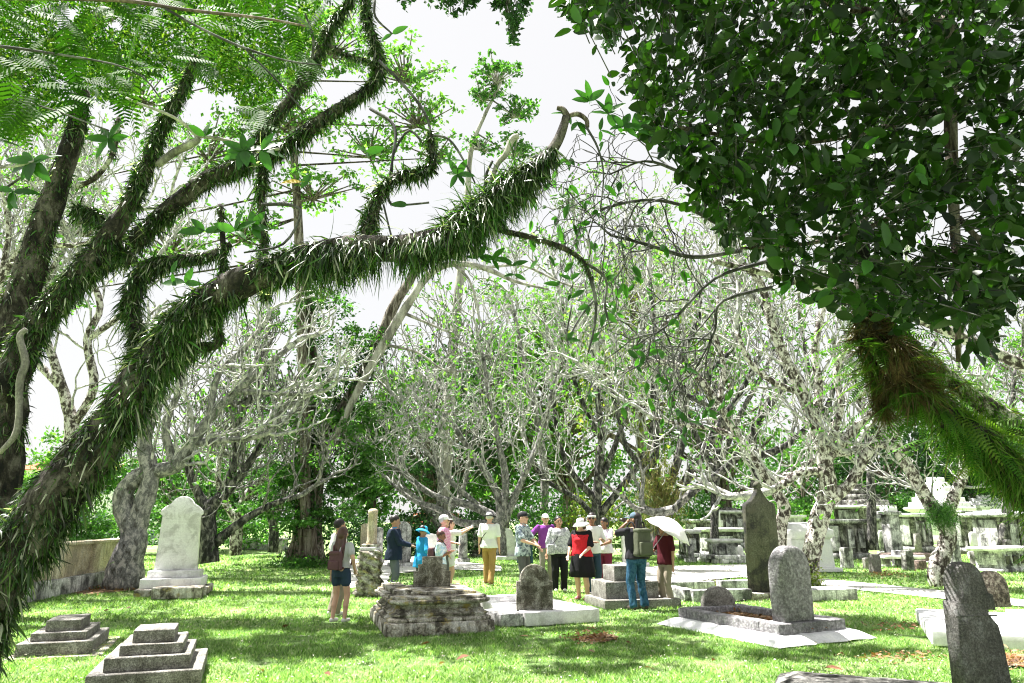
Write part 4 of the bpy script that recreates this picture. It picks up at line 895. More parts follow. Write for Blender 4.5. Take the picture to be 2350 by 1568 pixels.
# ---- feathery bipinnate foliage, top left
g = np.random.default_rng(41)
T2 = thing('flame_tree', 'feathery green flame tree foliage hanging into the top left corner', 'tree', (-8.5, 3.0, 0))
V, F = tube([Vector((-8.5, 3.0, 0)), Vector((-8.0, 3.3, 3)), Vector((-6.6, 4.0, 5.4)), P(-260, 40, 4.4), P(-60, -120, 4.2)], [.4, .32, .16, .05, .02], 12, 5, .06); piece('trunk', V, F, M['barkgrey'], T2, True, rel=True)
lb = [([(-60, -5, 4.0), (260, 0, 4.0), (420, 22, 4.0), (600, 42, 4.0), (700, 60, 4.0)], [5, 5, 4, 3, 2]), ([(380, 20, 4.0), (470, 70, 4.0), (560, 110, 4.0), (660, 140, 4.0), (740, 150, 4.0)], [3, 3, 3, 2, 1.5]), ([(560, 110, 4), (640, 190, 4), (700, 260, 4)], [2, 2, 1.5]),
      ([(-60, 100, 4.2), (100, 120, 4.2), (300, 160, 4.2), (380, 240, 4.2)], [4, 3, 2, 2]), ([(-60, 220, 4.4), (80, 240, 4.4), (250, 300, 4.4)], [3, 2, 2])]
ln = []
for k_, (pt, rp) in enumerate(lb):
    C, Rr = limb(T2, pt, rp, 4, M['brick'] if k_ == 0 else M['twigdark'], 'twig', 6, seed=k_); ln.append(C)
ln = np.concatenate(ln)
V = [(-.004, 0, 0), (.004, 0, 0), (.002, 1, -.18), (-.002, 1, -.18)]; F = [[0, 1, 2, 3]]
for k, y_ in enumerate(np.linspace(.08, .98, 14)):
    for s in (-1, 1):
        L_ = .27 * math.sin(math.pi * min(.95, y_ * .85 + .12)); o_ = np.array([0, y_, -.18 * y_ * y_]); d_ = norml(np.array([s * 1., .42, -.12]))
        q0 = o_; q1 = o_ + d_ * L_ * .5; q2 = o_ + d_ * L_; wv_ = np.array([-d_[1] * s, d_[0] * s, 0]) * s * .024; n = len(V)
        V += [tuple(q0 - wv_ * .6), tuple(q0 + wv_ * .6), tuple(q1 + wv_), tuple(q1 - wv_), tuple(q2 + wv_ * .3 - [0, 0, .02]), tuple(q2 - wv_ * .3 - [0, 0, .02])]; F += [[n, n + 1, n + 2, n + 3], [n + 3, n + 2, n + 4, n + 5]]
flm = mesh_np('frond', np.array(V), np.array(F), M['flame'])
reg = [(-80, -120), (720, -120), (735, 20), (740, 110), (745, 165), (715, 150), (700, 190), (640, 200), (610, 290), (560, 270), (540, 200), (420, 210), (400, 150), (330, 170), (300, 240), (230, 215), (170, 250), (90, 290), (0, 330), (-80, 330)]
cnt = 0
while cnt < 290:
    x, y = g.uniform(-80, 760), g.uniform(-120, 330)
    if not in_poly(np.array([x]), np.array([y]), reg)[0]: continue
    Y = g.uniform(4.2, 6.6); p = P(x, y, Y); a = g.uniform(-2.6, .3); yv = norml(np.array([math.cos(a) + .35, g.uniform(-.6, .6), math.sin(a) * .6])); zv = norml(np.array([0, -.75, 1.]) + g.normal(0, .35, 3)); xv = norml(np.cross(yv, zv)); zv = np.cross(xv, yv)
    s = g.uniform(.28, .46); m = Matrix([list(xv * s), list(yv * s), list(zv * s)]).transposed().to_4x4(); m.translation = p - Vector(yv) * s * .5 - T2.location; link('frond', flm, T2).matrix_local = m; cnt += 1
n = 56000; x = g.uniform(-100, 760, n); y = g.uniform(-160, 320, n); k = in_poly(x, y - 10, reg) & (hashn(np.stack([x, y, 0 * x], 1), .02, 3) > -.5)
x, y = x[k], y[k]; Yd = g.uniform(5.8, 9, len(x)); pts = np.array([P(a, b, c) for a, b, c in zip(x, y, Yd)]); V, F = scatter_leaves(pts, g, .062, asp=.38, flat=.5); piece('leaves', V, F, M['flame2'], T2, kind='stuff', rel=True)

# ---- generic leafy trees
def crown_points(cx, cy, cz, rx, ry, rz_, n, g, clumps=60, cs=.2, hollow=.35):
    d = randdir(clumps, g); rr = g.uniform(hollow, 1, clumps) ** .6; cc = np.array([cx, cy, cz]) + d * rr[:, None] * np.array([rx, ry, rz_])
    j = g.integers(0, clumps, n); sz = g.uniform(.5, 1.3, clumps)[j][:, None]
    return cc[j] + g.normal(size=(n, 3)) * np.array([rx, ry, rz_ * .6]) * cs * sz, cc
def leafy(x, yb, ytop, wpx, label, mat, n, leaf, Y=None, clumps=60, cs=.17, hollow=.35, barkm='barkbrown', low=.25, grp='leafy trees behind the graves', kind='tree', seed=0, flat=.0, trunkw=.022, base=None):
    g = np.random.default_rng(seed + int(x)); k = ppm(1192, Y); X = (x - 1175) / k; H = P(0, ytop, Y).z; rx = wpx / 2 / k
    r = thing('leafy_tree' if kind == 'tree' else 'bush', label, kind, (X, Y, 0), 0, grp); z0 = H * low; cz = (H + z0) / 2; rzz = (H - z0) / 2
    pts, cc = crown_points(X, Y, cz, rx, rx * .9, rzz, n, g, clumps, cs, hollow); pts[:, 2] = np.maximum(pts[:, 2], .05)
    V, F = scatter_leaves(pts, g, leaf, flat=flat, asp=.55); piece('crown', V, F, M[mat], r, rel=True, kind='stuff')
    if kind == 'tree':
        tr = H * trunkw; V, F = tube([Vector((X, Y, -.05)), Vector((X + tr * .6, Y, H * .2)), Vector((X - tr * .5, Y, H * .5)), Vector((X, Y, H * .8))], [tr * 1.6, tr, tr * .7, tr * .25], 9, 4, .08, seed); piece('trunk', V, F, M[barkm], r, True, rel=True)
        A = np.stack([np.full(len(cc), X), np.full(len(cc), Y), np.clip(cc[:, 2] - rx * .5, H * .15, H * .75)], 1); mid = (A + cc) / 2 + g.normal(0, rx * .06, cc.shape)
        twigs(r, (np.concatenate([A, mid]), np.concatenate([mid, cc]), np.full(2 * len(cc), tr * .3), np.full(2 * len(cc), tr * .15)), M[barkm], 5, 'limbs')
    return r
BG = [  # x, base, top, width, mat, n, leaf, Y, label
 (980, 1230, 790, 330, 'fol_dark', 6500, .30, 46, 'dark round tree behind the left of the bare frangipanis', 90, .13),
 (1150, 1230, 760, 300, 'fol_mid', 6500, .30, 50, 'mid green tree rising just right of the arching bare branch', 90, .13),
 (1300, 1230, 640, 340, 'fol_light', 6000, .30, 48, 'pale green tall tree behind the centre of the bare crowns', 90, .12),
 (1480, 1230, 560, 360, 'fol_yel', 5200, .28, 44, 'yellowish feathery tall tree under the drooping twigs', 80, .12),
 (1660, 1230, 700, 300, 'fol_light', 4200, .26, 46, 'pale tree behind the slender upright trunks', 70, .12),
 (1850, 1230, 1000, 260, 'fol_mid', 4200, .3, 58, 'low mid green tree behind the two leaning trunks', 60, .15),
 (2050, 1230, 930, 300, 'fol_dark', 6000, .34, 60, 'dark tree behind the big chest tomb', 80, .14),
 (2260, 1230, 900, 320, 'fol_dark', 6500, .36, 62, 'dark tree behind the white pyramid tomb', 80, .14),
 (2420, 1230, 760, 260, 'fol_light', 3000, .26, 40, 'hazy light tree past the right edge', 50, .14),
 (850, 1240, 860, 150, 'fol_mid', 5200, .22, 34, 'narrow tree directly right of the vine covered trunk', 60, .15),
 (560, 1240, 1040, 240, 'fol_dark', 4200, .22, 40, 'dark low tree far down the lane at left', 60, .15),
 (400, 1240, 1000, 260, 'fol_mid', 3200, .22, 36, 'green tree behind the tall white headstone', 60, .15),
 (160, 1240, 980, 220, 'fol_light', 2600, .22, 34, 'light bushy tree beyond the cream wall', 50, .15)]
for k, (x, yb, yt, w_, m_, n, lf, Y, lb_, cl, cs) in enumerate(BG): leafy(x, yb, yt, w_, lb_, m_, int(n * 1.5), lf, Y, cl, cs, seed=k, low=.16)
# hedge-like undergrowth behind the graves
hb = [(830, 1170, 150, 'fol_dark', 30, 'dark bush right of the vine trunk'), (960, 1165, 170, 'fol_dark', 33, 'dark bush behind the blue hat'), (1110, 1150, 170, 'fol_dark', 33, 'dark bush behind the man in tan trousers'),
      (1240, 1130, 150, 'fol_mid', 31, 'ivy green bush behind the patterned shirt'), (1370, 1110, 160, 'fol_yel', 31, 'sunny yellow green bush behind the white sun hat'), (1480, 1120, 150, 'fol_mid', 31, 'bush behind the cap and backpack'),
      (1620, 1130, 170, 'fol_mid', 46, 'leafy bush behind the domed chest tomb'), (1760, 1110, 160, 'fol_light', 50, 'light bush behind the ogee stone'), (1920, 1110, 170, 'fol_light', 50, 'light bush left of the big dark tomb'),
      (2090, 1120, 130, 'fol_mid', 56, 'bush left of the white pyramid'), (2300, 1110, 170, 'fol_dark', 58, 'dark bush right of the white pyramid'), (540, 1170, 200, 'fol_mid', 36, 'bush line at the end of the grass lane'),
      (300, 1150, 180, 'fol_mid', 30, 'bush hanging over the wall end'), (170, 1170, 180, 'fol_mid', 24, 'bush growing over the cream wall'), (20, 1150, 180, 'fol_mid', 24, 'bush behind the far left trunk')]
for k, (x, yt, w_, m_, Y, lb_) in enumerate(hb): leafy(x, 1250, yt, w_, lb_, m_, 3400, .13 if Y < 32 else .16, Y, 45, .17, hollow=.1, low=0, kind='bush', grp='bushes behind the graves', seed=50 + k)
g = np.random.default_rng(99); n = 26000; x_ = g.uniform(-75, 75, n); hmax = 5.5 + 2.2 * hashn(np.stack([x_, 0 * x_, 0 * x_], 1), .22, 3) + 1.0 * hashn(np.stack([x_, 0 * x_, 0 * x_], 1), .9, 5)
pts = np.stack([x_, 60 + g.uniform(0, 6, n), hmax * g.uniform(0, 1, n) ** .7], 1); V, F = scatter_leaves(pts, g, .42, asp=.6); link('far_woodland', mesh_np('far_woodland', V, F, M['fol_dark']), kind='stuff')
# sparse airy crowns upper left / top centre
def airy(label, trunk, blobs, mat, Y, n, leaf, barkm, seed, kind='airy_tree', flat=.4):
    g = np.random.default_rng(seed); p0 = path3(trunk[0], Y)[0]; r = thing('tall_tree', label, 'tree', (p0.x, p0.y, 0))
    C, Rr = limb(r, *trunk, Y, M[barkm], 'trunk', 10, rough=.06); nd = C
    for (x, y, rx, ry, fr) in blobs:
        k = ppm(y, Y); c = np.array(P(x, y, Y)); m = int(n * fr); pts, cc = crown_points(c[0], c[1], c[2], rx / k, rx / k * .9, ry / k, m, g, 26, .12, .1)
        V, F = scatter_leaves(pts, g, leaf, flat=flat, asp=.6); piece('crown', V, F, M[mat], r, rel=True, kind='stuff')
        d = np.linalg.norm(nd - c, axis=1); a = nd[np.argmin(d)]; A = np.repeat(a[None], len(cc), 0); mid = A * .45 + cc * .55 + g.normal(0, rx / k * .1, cc.shape); cm = np.repeat(c[None] - [[0, 0, ry / k * .5]], len(cc), 0)
        twigs(r, (np.concatenate([A, cm]), np.concatenate([cm, cc]), np.full(2 * len(cc), .05), np.full(2 * len(cc), .02)), M[barkm], 4, 'limbs')
    return r
airy('tall airy tree whose twigs fill the sky between the fern covered boughs', ([(700, 1290), (700, 1000), (690, 700), (684, 500), (676, 380), (668, 250), (660, 120)], [12, 12, 11, 10, 9, 7, 4]),
     [(560, 120, 150, 110, 1), (760, 90, 140, 90, 1), (640, 260, 140, 90, .8), (930, 150, 90, 90, .4), (960, 260, 90, 70, .35), (850, 320, 120, 90, .5), (480, 330, 110, 80, .6), (1000, 340, 70, 50, .25), (720, 430, 120, 60, .5), (330, 200, 130, 90, .6), (200, 500, 150, 90, .5), (400, 540, 130, 90, .5), (110, 640, 120, 80, .4), (560, 520, 110, 70, .35), (60, 400, 120, 90, .4)], 'fol_light', 26, 1500, .20, 'barkmid', 5)
airy('slim distant tree with a small rounded crown standing against the sky', ([(1010, 1250), (1040, 800), (1070, 500), (1080, 350), (1110, 270), (1150, 190)], [16, 12, 8, 6, 4, 3]), [(1140, 170, 55, 50, 1), (1110, 210, 40, 50, .5), (1185, 250, 50, 40, .7), (1180, 340, 50, 40, .6), (1100, 330, 50, 30, .3)], 'fol_mid', 34, 650, .24, 'barkgrey', 6)
# high shade crown above the foreground lawn (its lower fringe is what shows at the top of the picture)
g = np.random.default_rng(55)
T8 = thing('rain_tree', 'high spreading rain tree whose crown overhangs the lawn from upper left', 'tree', (-15.5, 15.5, 0))
V, F = tube([Vector((-15.5, 15.5, 0)), Vector((-15, 15.2, 6)), Vector((-12.5, 14.8, 11)), Vector((-8, 14.5, 14.5))], [.6, .45, .3, .12], 12, 5, .06); piece('trunk', V, F, M['barkbrown'], T8, True, rel=True)
pts, cc = crown_points(-7.8, 14.6, 16.2, 8.5, 2.9, 1.3, 7500, g, 75, .07, .05); V, F = scatter_leaves(pts, g, .26, flat=.8, asp=.6); piece('crown', V, F, M['fol_mid'], T8, rel=True, kind='stuff')

for (x, y, rx, ry, n) in [(1180, 5, 50, 22, 420), (1060, -8, 60, 14, 220), (1180, 60, 18, 30, 220), (1400, 72, 20, 40, 260), (1330, 10, 60, 20, 260), (1420, 20, 60, 30, 300), (1300, -60, 200, 40, 900), (960, -30, 60, 22, 260), (1120, -60, 140, 30, 700), (1365, 20, 30, 30, 160)]:
    c = P(x, y, 15.5); k = ppm(y, 15.5); q_, cc = crown_points(c.x, c.y, c.z, rx / k, .8, ry / k, n, g, 12, .16, .1); V, F = scatter_leaves(q_, g, .14, asp=.6); piece('crown', V, F, M['fol_dark'], T8, rel=True, kind='stuff')
    A = np.repeat(np.array([[c.x - .5, c.y, c.z + 2.2]]), len(cc), 0); twigs(T8, (A, cc, np.full(len(cc), .02), np.full(len(cc), .01)), M['twigdark'], 4, 'limbs')
# ---- the vine-clad tall trunks at Y = 25
g = np.random.default_rng(61)
TB = thing('vine_clad_tree', 'tall multi-stemmed tree with buttressed trunk and leaning pale boughs left of centre', 'tree', G(705, 1297))
Yb = TB.location.y
C, Rr = limb(TB, [(672, 1300), (690, 1240), (695, 1150), (700, 1000), (715, 860), (705, 700), (690, 560)], [30, 20, 16, 15, 13, 12, 9], Yb, M['barkbrown'], 'trunk', 14)
C3, R3 = limb(TB, [(728, 1302), (722, 1230), (728, 1120), (750, 1000), (820, 880), (875, 770), (905, 700), (940, 645), (965, 600)], [24, 17, 14, 13, 12, 13, 12, 10, 7], Yb, M['barkmid'], 'trunk', 12, seed=2)
limb(TB, [(760, 1020), (830, 880), (880, 790), (925, 715), (985, 630), (1040, 606), (1110, 615), (1180, 645), (1260, 665)], [7, 9, 11, 10, 8, 7, 6, 4, 2], Yb - 1, M['barkgrey'], 'branch', 10, seed=3)
for k_, pt in enumerate([[(1040, 606), (1075, 640), (1092, 690), (1100, 740)], [(1110, 615), (1200, 610), (1290, 650), (1340, 660)], [(880, 790), (960, 810), (1020, 850), (1080, 850)], [(930, 720), (1000, 750), (1050, 770)]]): limb(TB, pt, [4, 3, 2.5, 2], Yb - 1, M['barkgrey'], 'branch', 6, seed=k_ + 4)
for k_, (x1, y1) in enumerate([(640, 1312), (655, 1318), (700, 1320), (752, 1316), (768, 1306)]):
    limb(TB, [(700 + k_ * 6 - 8, 1215), (690 + k_ * 9, 1270), (x1, y1 - 6)], [9, 8, 4], Yb - .6, M['barkbrown'], 'buttress_root', 7, seed=k_ + 9)
pts = []
for (x, y, rx, ry, n) in [(640, 1100, 60, 50, 1500), (780, 1080, 70, 60, 2200), (800, 980, 60, 60, 1500), (640, 980, 50, 60, 900), (740, 880, 60, 60, 900), (600, 860, 50, 60, 500), (760, 1180, 60, 30, 900), (800, 780, 70, 60, 900), (700, 760, 60, 70, 600), (620, 1160, 60, 30, 800), (760, 680, 60, 40, 450), (860, 1080, 40, 60, 900), (700, 1190, 60, 40, 700)]:
    c = P(x, y, Yb - .5); k = ppm(y, Yb); q, _ = crown_points(c.x, c.y, c.z, rx / k, 1.6, ry / k, n, g, 16, .16, .1); pts.append(q)
pts = np.concatenate(pts); V, F = scatter_leaves(pts, g, .17, flat=.9, asp=.5); piece('crown', V, F, M['fol_mid'], TB, kind='stuff', rel=True)
pts, o_, _ = along(C3[:22], R3[:22], 2600, g, 0, 1.2); V, F = scatter_leaves(pts + o_ * g.uniform(.02, .3, (2600, 1)), g, .15); piece('ivy', V, F, M['fol_dark'], TB, kind='stuff', rel=True)
pts, o_, _ = along(C[6:], Rr[6:], 2600, g, 0, 1.2); V, F = scatter_leaves(pts + o_ * g.uniform(.02, .35, (2600, 1)), g, .15); piece('ivy', V, F, M['fol_mid'], TB, kind='stuff', rel=True)
pts, o_, _ = along(C[:14], Rr[:14], 900, g, 0, 1.1); V, F = scatter_leaves(pts + o_ * .08, g, .14); piece('ivy', V, F, M['fol_dark'], TB, kind='stuff', rel=True)
pts = np.array([P(x, y, Yb - 1.2) for x, y in zip(g.normal(695, 32, 1400), np.minimum(g.normal(1290, 10, 1400), 1310))]); pts[:, 1] += g.normal(0, .5, 1400); pts[:, 2] = np.abs(pts[:, 2]) * .8
V, F = scatter_leaves(pts, g, .10); piece('ground_ivy', V, F, M['fol_mid'], TB, kind='stuff', rel=True)

# ---- bare frangipanis in the middle distance
def frangi(label, pts_list, Y, barkm, twigm, seed, levels=6, L=.9, leaf_n=2, leaf_frac=.25, leafsz=.16, starts=None, ang=36, up=.25, epi=0, minr=.009, base=None, tw_r=.03, third=.35, wob=.3, droop=0., sides=4, shrink=.8, leafm_='fol_light', thin=.5):
    """pts_list: drawn limbs [(x,y[,Y])...], radii in picture units; twigs sprout from their outer halves"""
    g = np.random.default_rng(seed); p0 = path3([pts_list[0][0][0]], Y)[0]
    r = thing('frangipani_tree', label, 'tree', (p0.x, p0.y, 0), 0, 'bare frangipani trees')
    S, D, RR = [], [], []
    for k, (pt, rp) in enumerate(pts_list):
        C, Rr = limb(r, pt, [q * 1.12 + .6 for q in rp], Y, M[barkm], 'trunk' if k == 0 else 'branch', 9 if rp[0] > 6 else 6, rough=.13, seed=seed + k)
        n = len(C); st = max(1, int(n * (.45 if k == 0 else .3)))
        for q in range(st, n):
            if g.random() < thin: continue
            t = C[q] - C[q - 1]
            S.append(C[q]); D.append(norml(norml(t) * .7 + g.normal(0, .45, 3) + np.array([0, 0, .25]))); RR.append(min(tw_r, Rr[q] * .7))
        S.append(C[-1]); D.append(norml(C[-1] - C[-2])); RR.append(Rr[-1])
        if epi:
            b_, o2, _ = along(C, Rr, int(epi * n), g); V, F = straps(b_, o2 + np.array([0, 0, .2]), np.full(len(b_), .22) * g.uniform(.5, 1.4, len(b_)), g, .022, 1.3, 2); piece('fern_leaves', V, F, M['fol_mid'], r, kind='stuff', rel=True)
    sg = grow(np.array(S), np.array(D), np.array(RR) * 1.25, np.full(len(S), L * 1.1), levels, g, ang, up, shrink, .76, third * .7, wob * 1.45, 3, minr * 1.02, droop)
    twigs(r, sg, M[twigm], sides)
    if leaf_n:
        V, F = tip_leaves(np.concatenate([sg[4], sg[1][len(sg[1]) // 2::3]]), np.concatenate([sg[5], norml(sg[1] - sg[0])[len(sg[1]) // 2::3]]), g, leaf_n, leafsz, leaf_frac * 1.15); piece('leaves', V, F, M[leafm_], r, kind='stuff', rel=True)
    return r
# central low spreading pair
frangi('wide low bare frangipani with white limbs behind the man in tan trousers', [([(1150, 1275), (1148, 1230), (1135, 1190), (1080, 1160), (1000, 1140), (930, 1090), (880, 1060)], [12, 11, 10, 8, 6, 5, 3]),
  ([(1140, 1200), (1060, 1200), (1000, 1165), (950, 1150), (900, 1110)], [8, 7, 6, 4, 3]), ([(1150, 1220), (1140, 1130), (1090, 1050), (1040, 980), (1000, 930)], [9, 7, 6, 4, 3]), ([(1150, 1210), (1160, 1100), (1140, 1000), (1120, 900), (1110, 820)], [8, 7, 5, 4, 3]),
  ([(1155, 1210), (1190, 1120), (1230, 1030), (1260, 930), (1280, 850)], [8, 6, 5, 4, 3]), ([(1120, 1180), (1010, 1080), (960, 1000), (930, 940)], [6, 5, 4, 3])], 27, 'barkpale', 'barkwhite', 3, 5, 1.0, 2, .45, .17, minr=.013, ang=40, up=.2, epi=1)
frangi('tall dense bare frangipani behind the woman in the white sun hat', [([(1370, 1280), (1368, 1200), (1372, 1120), (1380, 1000), (1370, 900), (1360, 800)], [12, 10, 9, 6, 5, 3]), ([(1370, 1190), (1440, 1100), (1480, 1040), (1500, 960), (1510, 880)], [8, 7, 5, 4, 3]),
  ([(1370, 1150), (1310, 1080), (1280, 1000), (1270, 900)], [7, 5, 4, 3]), ([(1372, 1120), (1420, 1000), (1450, 900), (1470, 800), (1480, 720)], [7, 5, 4, 4, 3]), ([(1372, 1200), (1330, 1150), (1250, 1100), (1220, 1050)], [7, 5, 4, 3]), ([(1370, 1000), (1320, 880), (1300, 780), (1290, 700)], [6, 4, 3, 3])], 29, 'barkdark', 'barkwhite', 4, 5, 1.0, 2, .5, .18, minr=.013, epi=2, ang=38)
frangi('second row bare frangipani filling the gap left of centre', [([(1010, 1270), (1005, 1200), (960, 1150), (900, 1100), (870, 1040)], [9, 8, 6, 5, 3]), ([(1005, 1200), (1010, 1100), (990, 1000), (1000, 900)], [7, 5, 4, 3]), ([(1005, 1210), (1060, 1130), (1080, 1040), (1100, 960)], [6, 5, 4, 3])], 33, 'barkpale', 'barkpale', 5, 5, 1.2, 2, .5, .2, minr=.016)
# slender fern-footed one behind the umbrella
frangi('dark upright frangipani with a fern-clad fork right behind the umbrella', [([(1512, 1275), (1515, 1200), (1510, 1150), (1500, 1060), (1510, 960), (1490, 860), (1500, 740), (1490, 640)], [18, 20, 18, 9, 8, 7, 5, 4]),
  ([(1530, 1180), (1570, 1110), (1620, 1030), (1660, 960), (1700, 900), (1740, 820)], [12, 9, 8, 7, 5, 4]), ([(1520, 1150), (1560, 1040), (1570, 930), (1560, 830), (1600, 740), (1610, 650)], [9, 8, 8, 7, 5, 3]), ([(1500, 1100), (1440, 1030), (1420, 960), (1400, 880)], [7, 5, 4, 3]),
  ([(1565, 900), (1620, 860), (1680, 800), (1700, 740)], [6, 5, 4, 3])], 24, 'barkdark', 'barkwhite', 7, 5, .85, 2, .4, .15, epi=5, minr=.012)
# long white bough from the right
frangi('leaning frangipani sending a long pale bough up to the left over the ogee stone', [([(1790, 1262), (1792, 1200), (1800, 1165), (1760, 1100), (1700, 1010), (1650, 930), (1600, 865), (1540, 835), (1480, 835), (1420, 855), (1380, 862)], [13, 12, 13, 9, 8, 7, 7, 6, 5, 4, 3]),
  ([(1700, 1010), (1640, 985), (1570, 975), (1500, 960)], [6, 5, 4, 3]), ([(1650, 930), (1660, 840), (1640, 760), (1650, 680)], [6, 5, 4, 3]), ([(1720, 1180), (1725, 1150), (1745, 1120), (1775, 1100), (1830, 1085), (1880, 1050), (1950, 1040)], [8, 8, 7, 7, 6, 6, 5])], 20.5, 'barkmot', 'barkwhite', 8, 5, .75, 2, .3, .14, minr=.010, epi=0)
frangi('black-trunked frangipani directly behind the ogee headstone', [([(1722, 1270), (1722, 1180), (1735, 1080), (1725, 1000), (1765, 930), (1800, 880), (1790, 800), (1750, 700)], [11, 10, 9, 9, 8, 6, 5, 4]), ([(1725, 1010), (1660, 1080), (1600, 1120), (1545, 1170)], [7, 8, 8, 7]), ([(1730, 1050), (1790, 1030), (1850, 985), (1900, 930), (1920, 860)], [7, 7, 6, 5, 4]), ([(1730, 1080), (1680, 990), (1620, 930), (1560, 900)], [6, 5, 5, 4])], 22, 'barkdark', 'barkpale', 9, 4, .8, 2, .35, .15, epi=1, minr=.011)
# mottled tree, right of the ogee stone
frangi('mottled pale and brown trunk forking beside the white plinth tomb', [([(1860, 1348), (1858, 1300), (1868, 1240), (1885, 1180), (1900, 1130), (1893, 1060), (1870, 980), (1840, 900), (1800, 820), (1770, 740), (1745, 650), (1705, 605)], [20, 19, 18, 19, 18, 14, 12, 12, 10, 9, 7, 5]),
  ([(1900, 1150), (1950, 1110), (1990, 1040), (2015, 1005), (2030, 975)], [13, 11, 10, 8, 6]), ([(1893, 1060), (1940, 1010), (1980, 965), (2040, 930), (2100, 920)], [10, 9, 7, 6, 5]), ([(1890, 1080), (1840, 1085), (1800, 1110), (1770, 1125)], [8, 9, 8, 7]),
  ([(1870, 980), (1880, 890), (1870, 800), (1890, 700), (1900, 640)], [8, 8, 7, 6, 4]), ([(1893, 1050), (1930, 930), (1920, 850), (1960, 760), (1990, 700)], [8, 7, 6, 5, 4]), ([(1840, 900), (1780, 880), (1720, 830), (1690, 760)], [7, 6, 5, 4])], 18.3, 'barkmot', 'barkwhite', 10, 4, .68, 2, .3, .13, minr=.009, epi=0)
rr = frangi('forked frangipani with a fern nest at its fork on the right lawn', [([(2160, 1348), (2150, 1310), (2168, 1260), (2175, 1225), (2160, 1190), (2130, 1150), (2095, 1090), (2060, 1030), (2045, 970), (2030, 900)], [19, 18, 16, 15, 17, 13, 12, 11, 9, 7]),
  ([(2165, 1200), (2185, 1150), (2210, 1090), (2215, 1040), (2260, 980)], [13, 12, 10, 8, 6]), ([(2060, 1030), (2000, 1020), (1950, 1035)], [6, 5, 4])], 18.3, 'barkmot', 'barkwhite', 12, 4, .6, 2, .3, .13, minr=.009)
g = np.random.default_rng(5); c = np.array(P(2160, 1180, 18.1)); b_ = c + g.normal(0, .16, (1500, 3)); V, F = straps(b_, g.normal(size=(1500, 3)) + [0, 0, .3], g.uniform(.1, .3, 1500), g, .016, 1.3, 2); piece('fern_nest', V, F, M['fol_mid'], rr, kind='stuff', rel=True)
c = np.array(G(1858, 1346)); b_ = c + g.normal(0, .16, (900, 3)) * [1, 1, 1.2] + [0, 0, .15]; b_[:, 2] = abs(b_[:, 2]); V, F = scatter_leaves(b_, g, .07); piece('creeper', V, F, M['fol_yel'], bpy.data.objects['frangipani_tree'], kind='stuff', rel=True)
c = np.array(P(1515, 1140, 23.6)); b_ = c + g.normal(0, 1, (2600, 3)) * [.38, .3, .55]; V, F = straps(b_, g.normal(size=(2600, 3)) + [0, 0, .2], g.uniform(.2, .5, 2600), g, .022, 2.0, 2); o = piece('fern_mass', V, F, M['fernmix'], bpy.data.objects['frangipani_tree'], kind='stuff', rel=True)
# left group
frangi('gnarled pale frangipani behind the boundary wall end with white twigs', [([(285, 1352), (290, 1290), (310, 1230), (285, 1170), (290, 1120), (330, 1088), (400, 1070), (440, 1020), (480, 960), (540, 900), (600, 850), (660, 800)], [42, 34, 24, 20, 18, 16, 14, 12, 9, 8, 6, 5]),
  ([(300, 1260), (320, 1180), (345, 1100), (330, 1010), (360, 930), (350, 850)], [20, 20, 18, 14, 9, 7]), ([(440, 1020), (520, 1010), (600, 1000), (650, 970)], [8, 6, 5, 4]), ([(540, 900), (600, 900), (680, 905), (730, 900)], [6, 5, 4, 3]), ([(400, 1070), (380, 980), (410, 900), (430, 830)], [8, 7, 6, 4]), ([(480, 960), (500, 860), (560, 800), (600, 750)], [7, 6, 5, 4])],
  17.6, 'barkpale', 'barkwhite', 13, 4, .62, 1, .12, .13, minr=.012, ang=40, epi=1, tw_r=.035)
frangi('dark mossy frangipani directly right of the tall white headstone', [([(480, 1292), (478, 1230), (480, 1170), (520, 1130), (560, 1080), (600, 1020)], [20, 18, 16, 10, 8, 6]), ([(480, 1180), (440, 1100), (430, 1030), (470, 980)], [10, 8, 7, 5]), ([(490, 1250), (550, 1200), (620, 1160), (680, 1140)], [10, 8, 6, 4]), ([(500, 1150), (540, 1060), (545, 980), (580, 900)], [9, 7, 6, 4])], 21, 'barkdark', 'barkpale', 14, 5, .75, 2, .35, .15, epi=3, minr=.012)
frangi('further frangipani along the left side of the grass lane', [([(540, 1275), (545, 1210), (560, 1150), (600, 1100), (650, 1070)], [12, 11, 9, 7, 4]), ([(545, 1200), (510, 1140), (500, 1080), (520, 1000)], [8, 6, 5, 3]), ([(560, 1160), (610, 1170), (660, 1150)], [6, 5, 4])], 27, 'barkmot', 'barkpale', 15, 5, 1.0, 2, .4, .18, epi=3, minr=.014)
frangi('far frangipani at the end of the grass lane', [([(625, 1268), (628, 1210), (610, 1150), (570, 1100)], [10, 9, 7, 4]), ([(628, 1210), (650, 1140), (660, 1060)], [7, 5, 3])], 33, 'barkdark', 'barkpale', 16, 5, 1.2, 2, .5, .2, epi=4, minr=.016)
frangi('tangled pale frangipani seen through the boughs at the far left', [([(130, 1290), (150, 1100), (165, 980), (140, 880), (100, 760), (60, 660)], [16, 15, 13, 9, 7, 5]), ([(165, 980), (215, 890), (200, 780), (230, 700), (190, 600)], [9, 8, 7, 6, 4]), ([(150, 900), (60, 800), (10, 700), (-40, 600)], [8, 6, 5, 4]), ([(200, 780), (280, 720), (340, 640)], [6, 5, 4]), ([(100, 760), (110, 640), (150, 560), (130, 480)], [6, 5, 5, 4])], 19, 'barkmot', 'barkwhite', 17, 5, .8, 2, .25, .16, minr=.012)
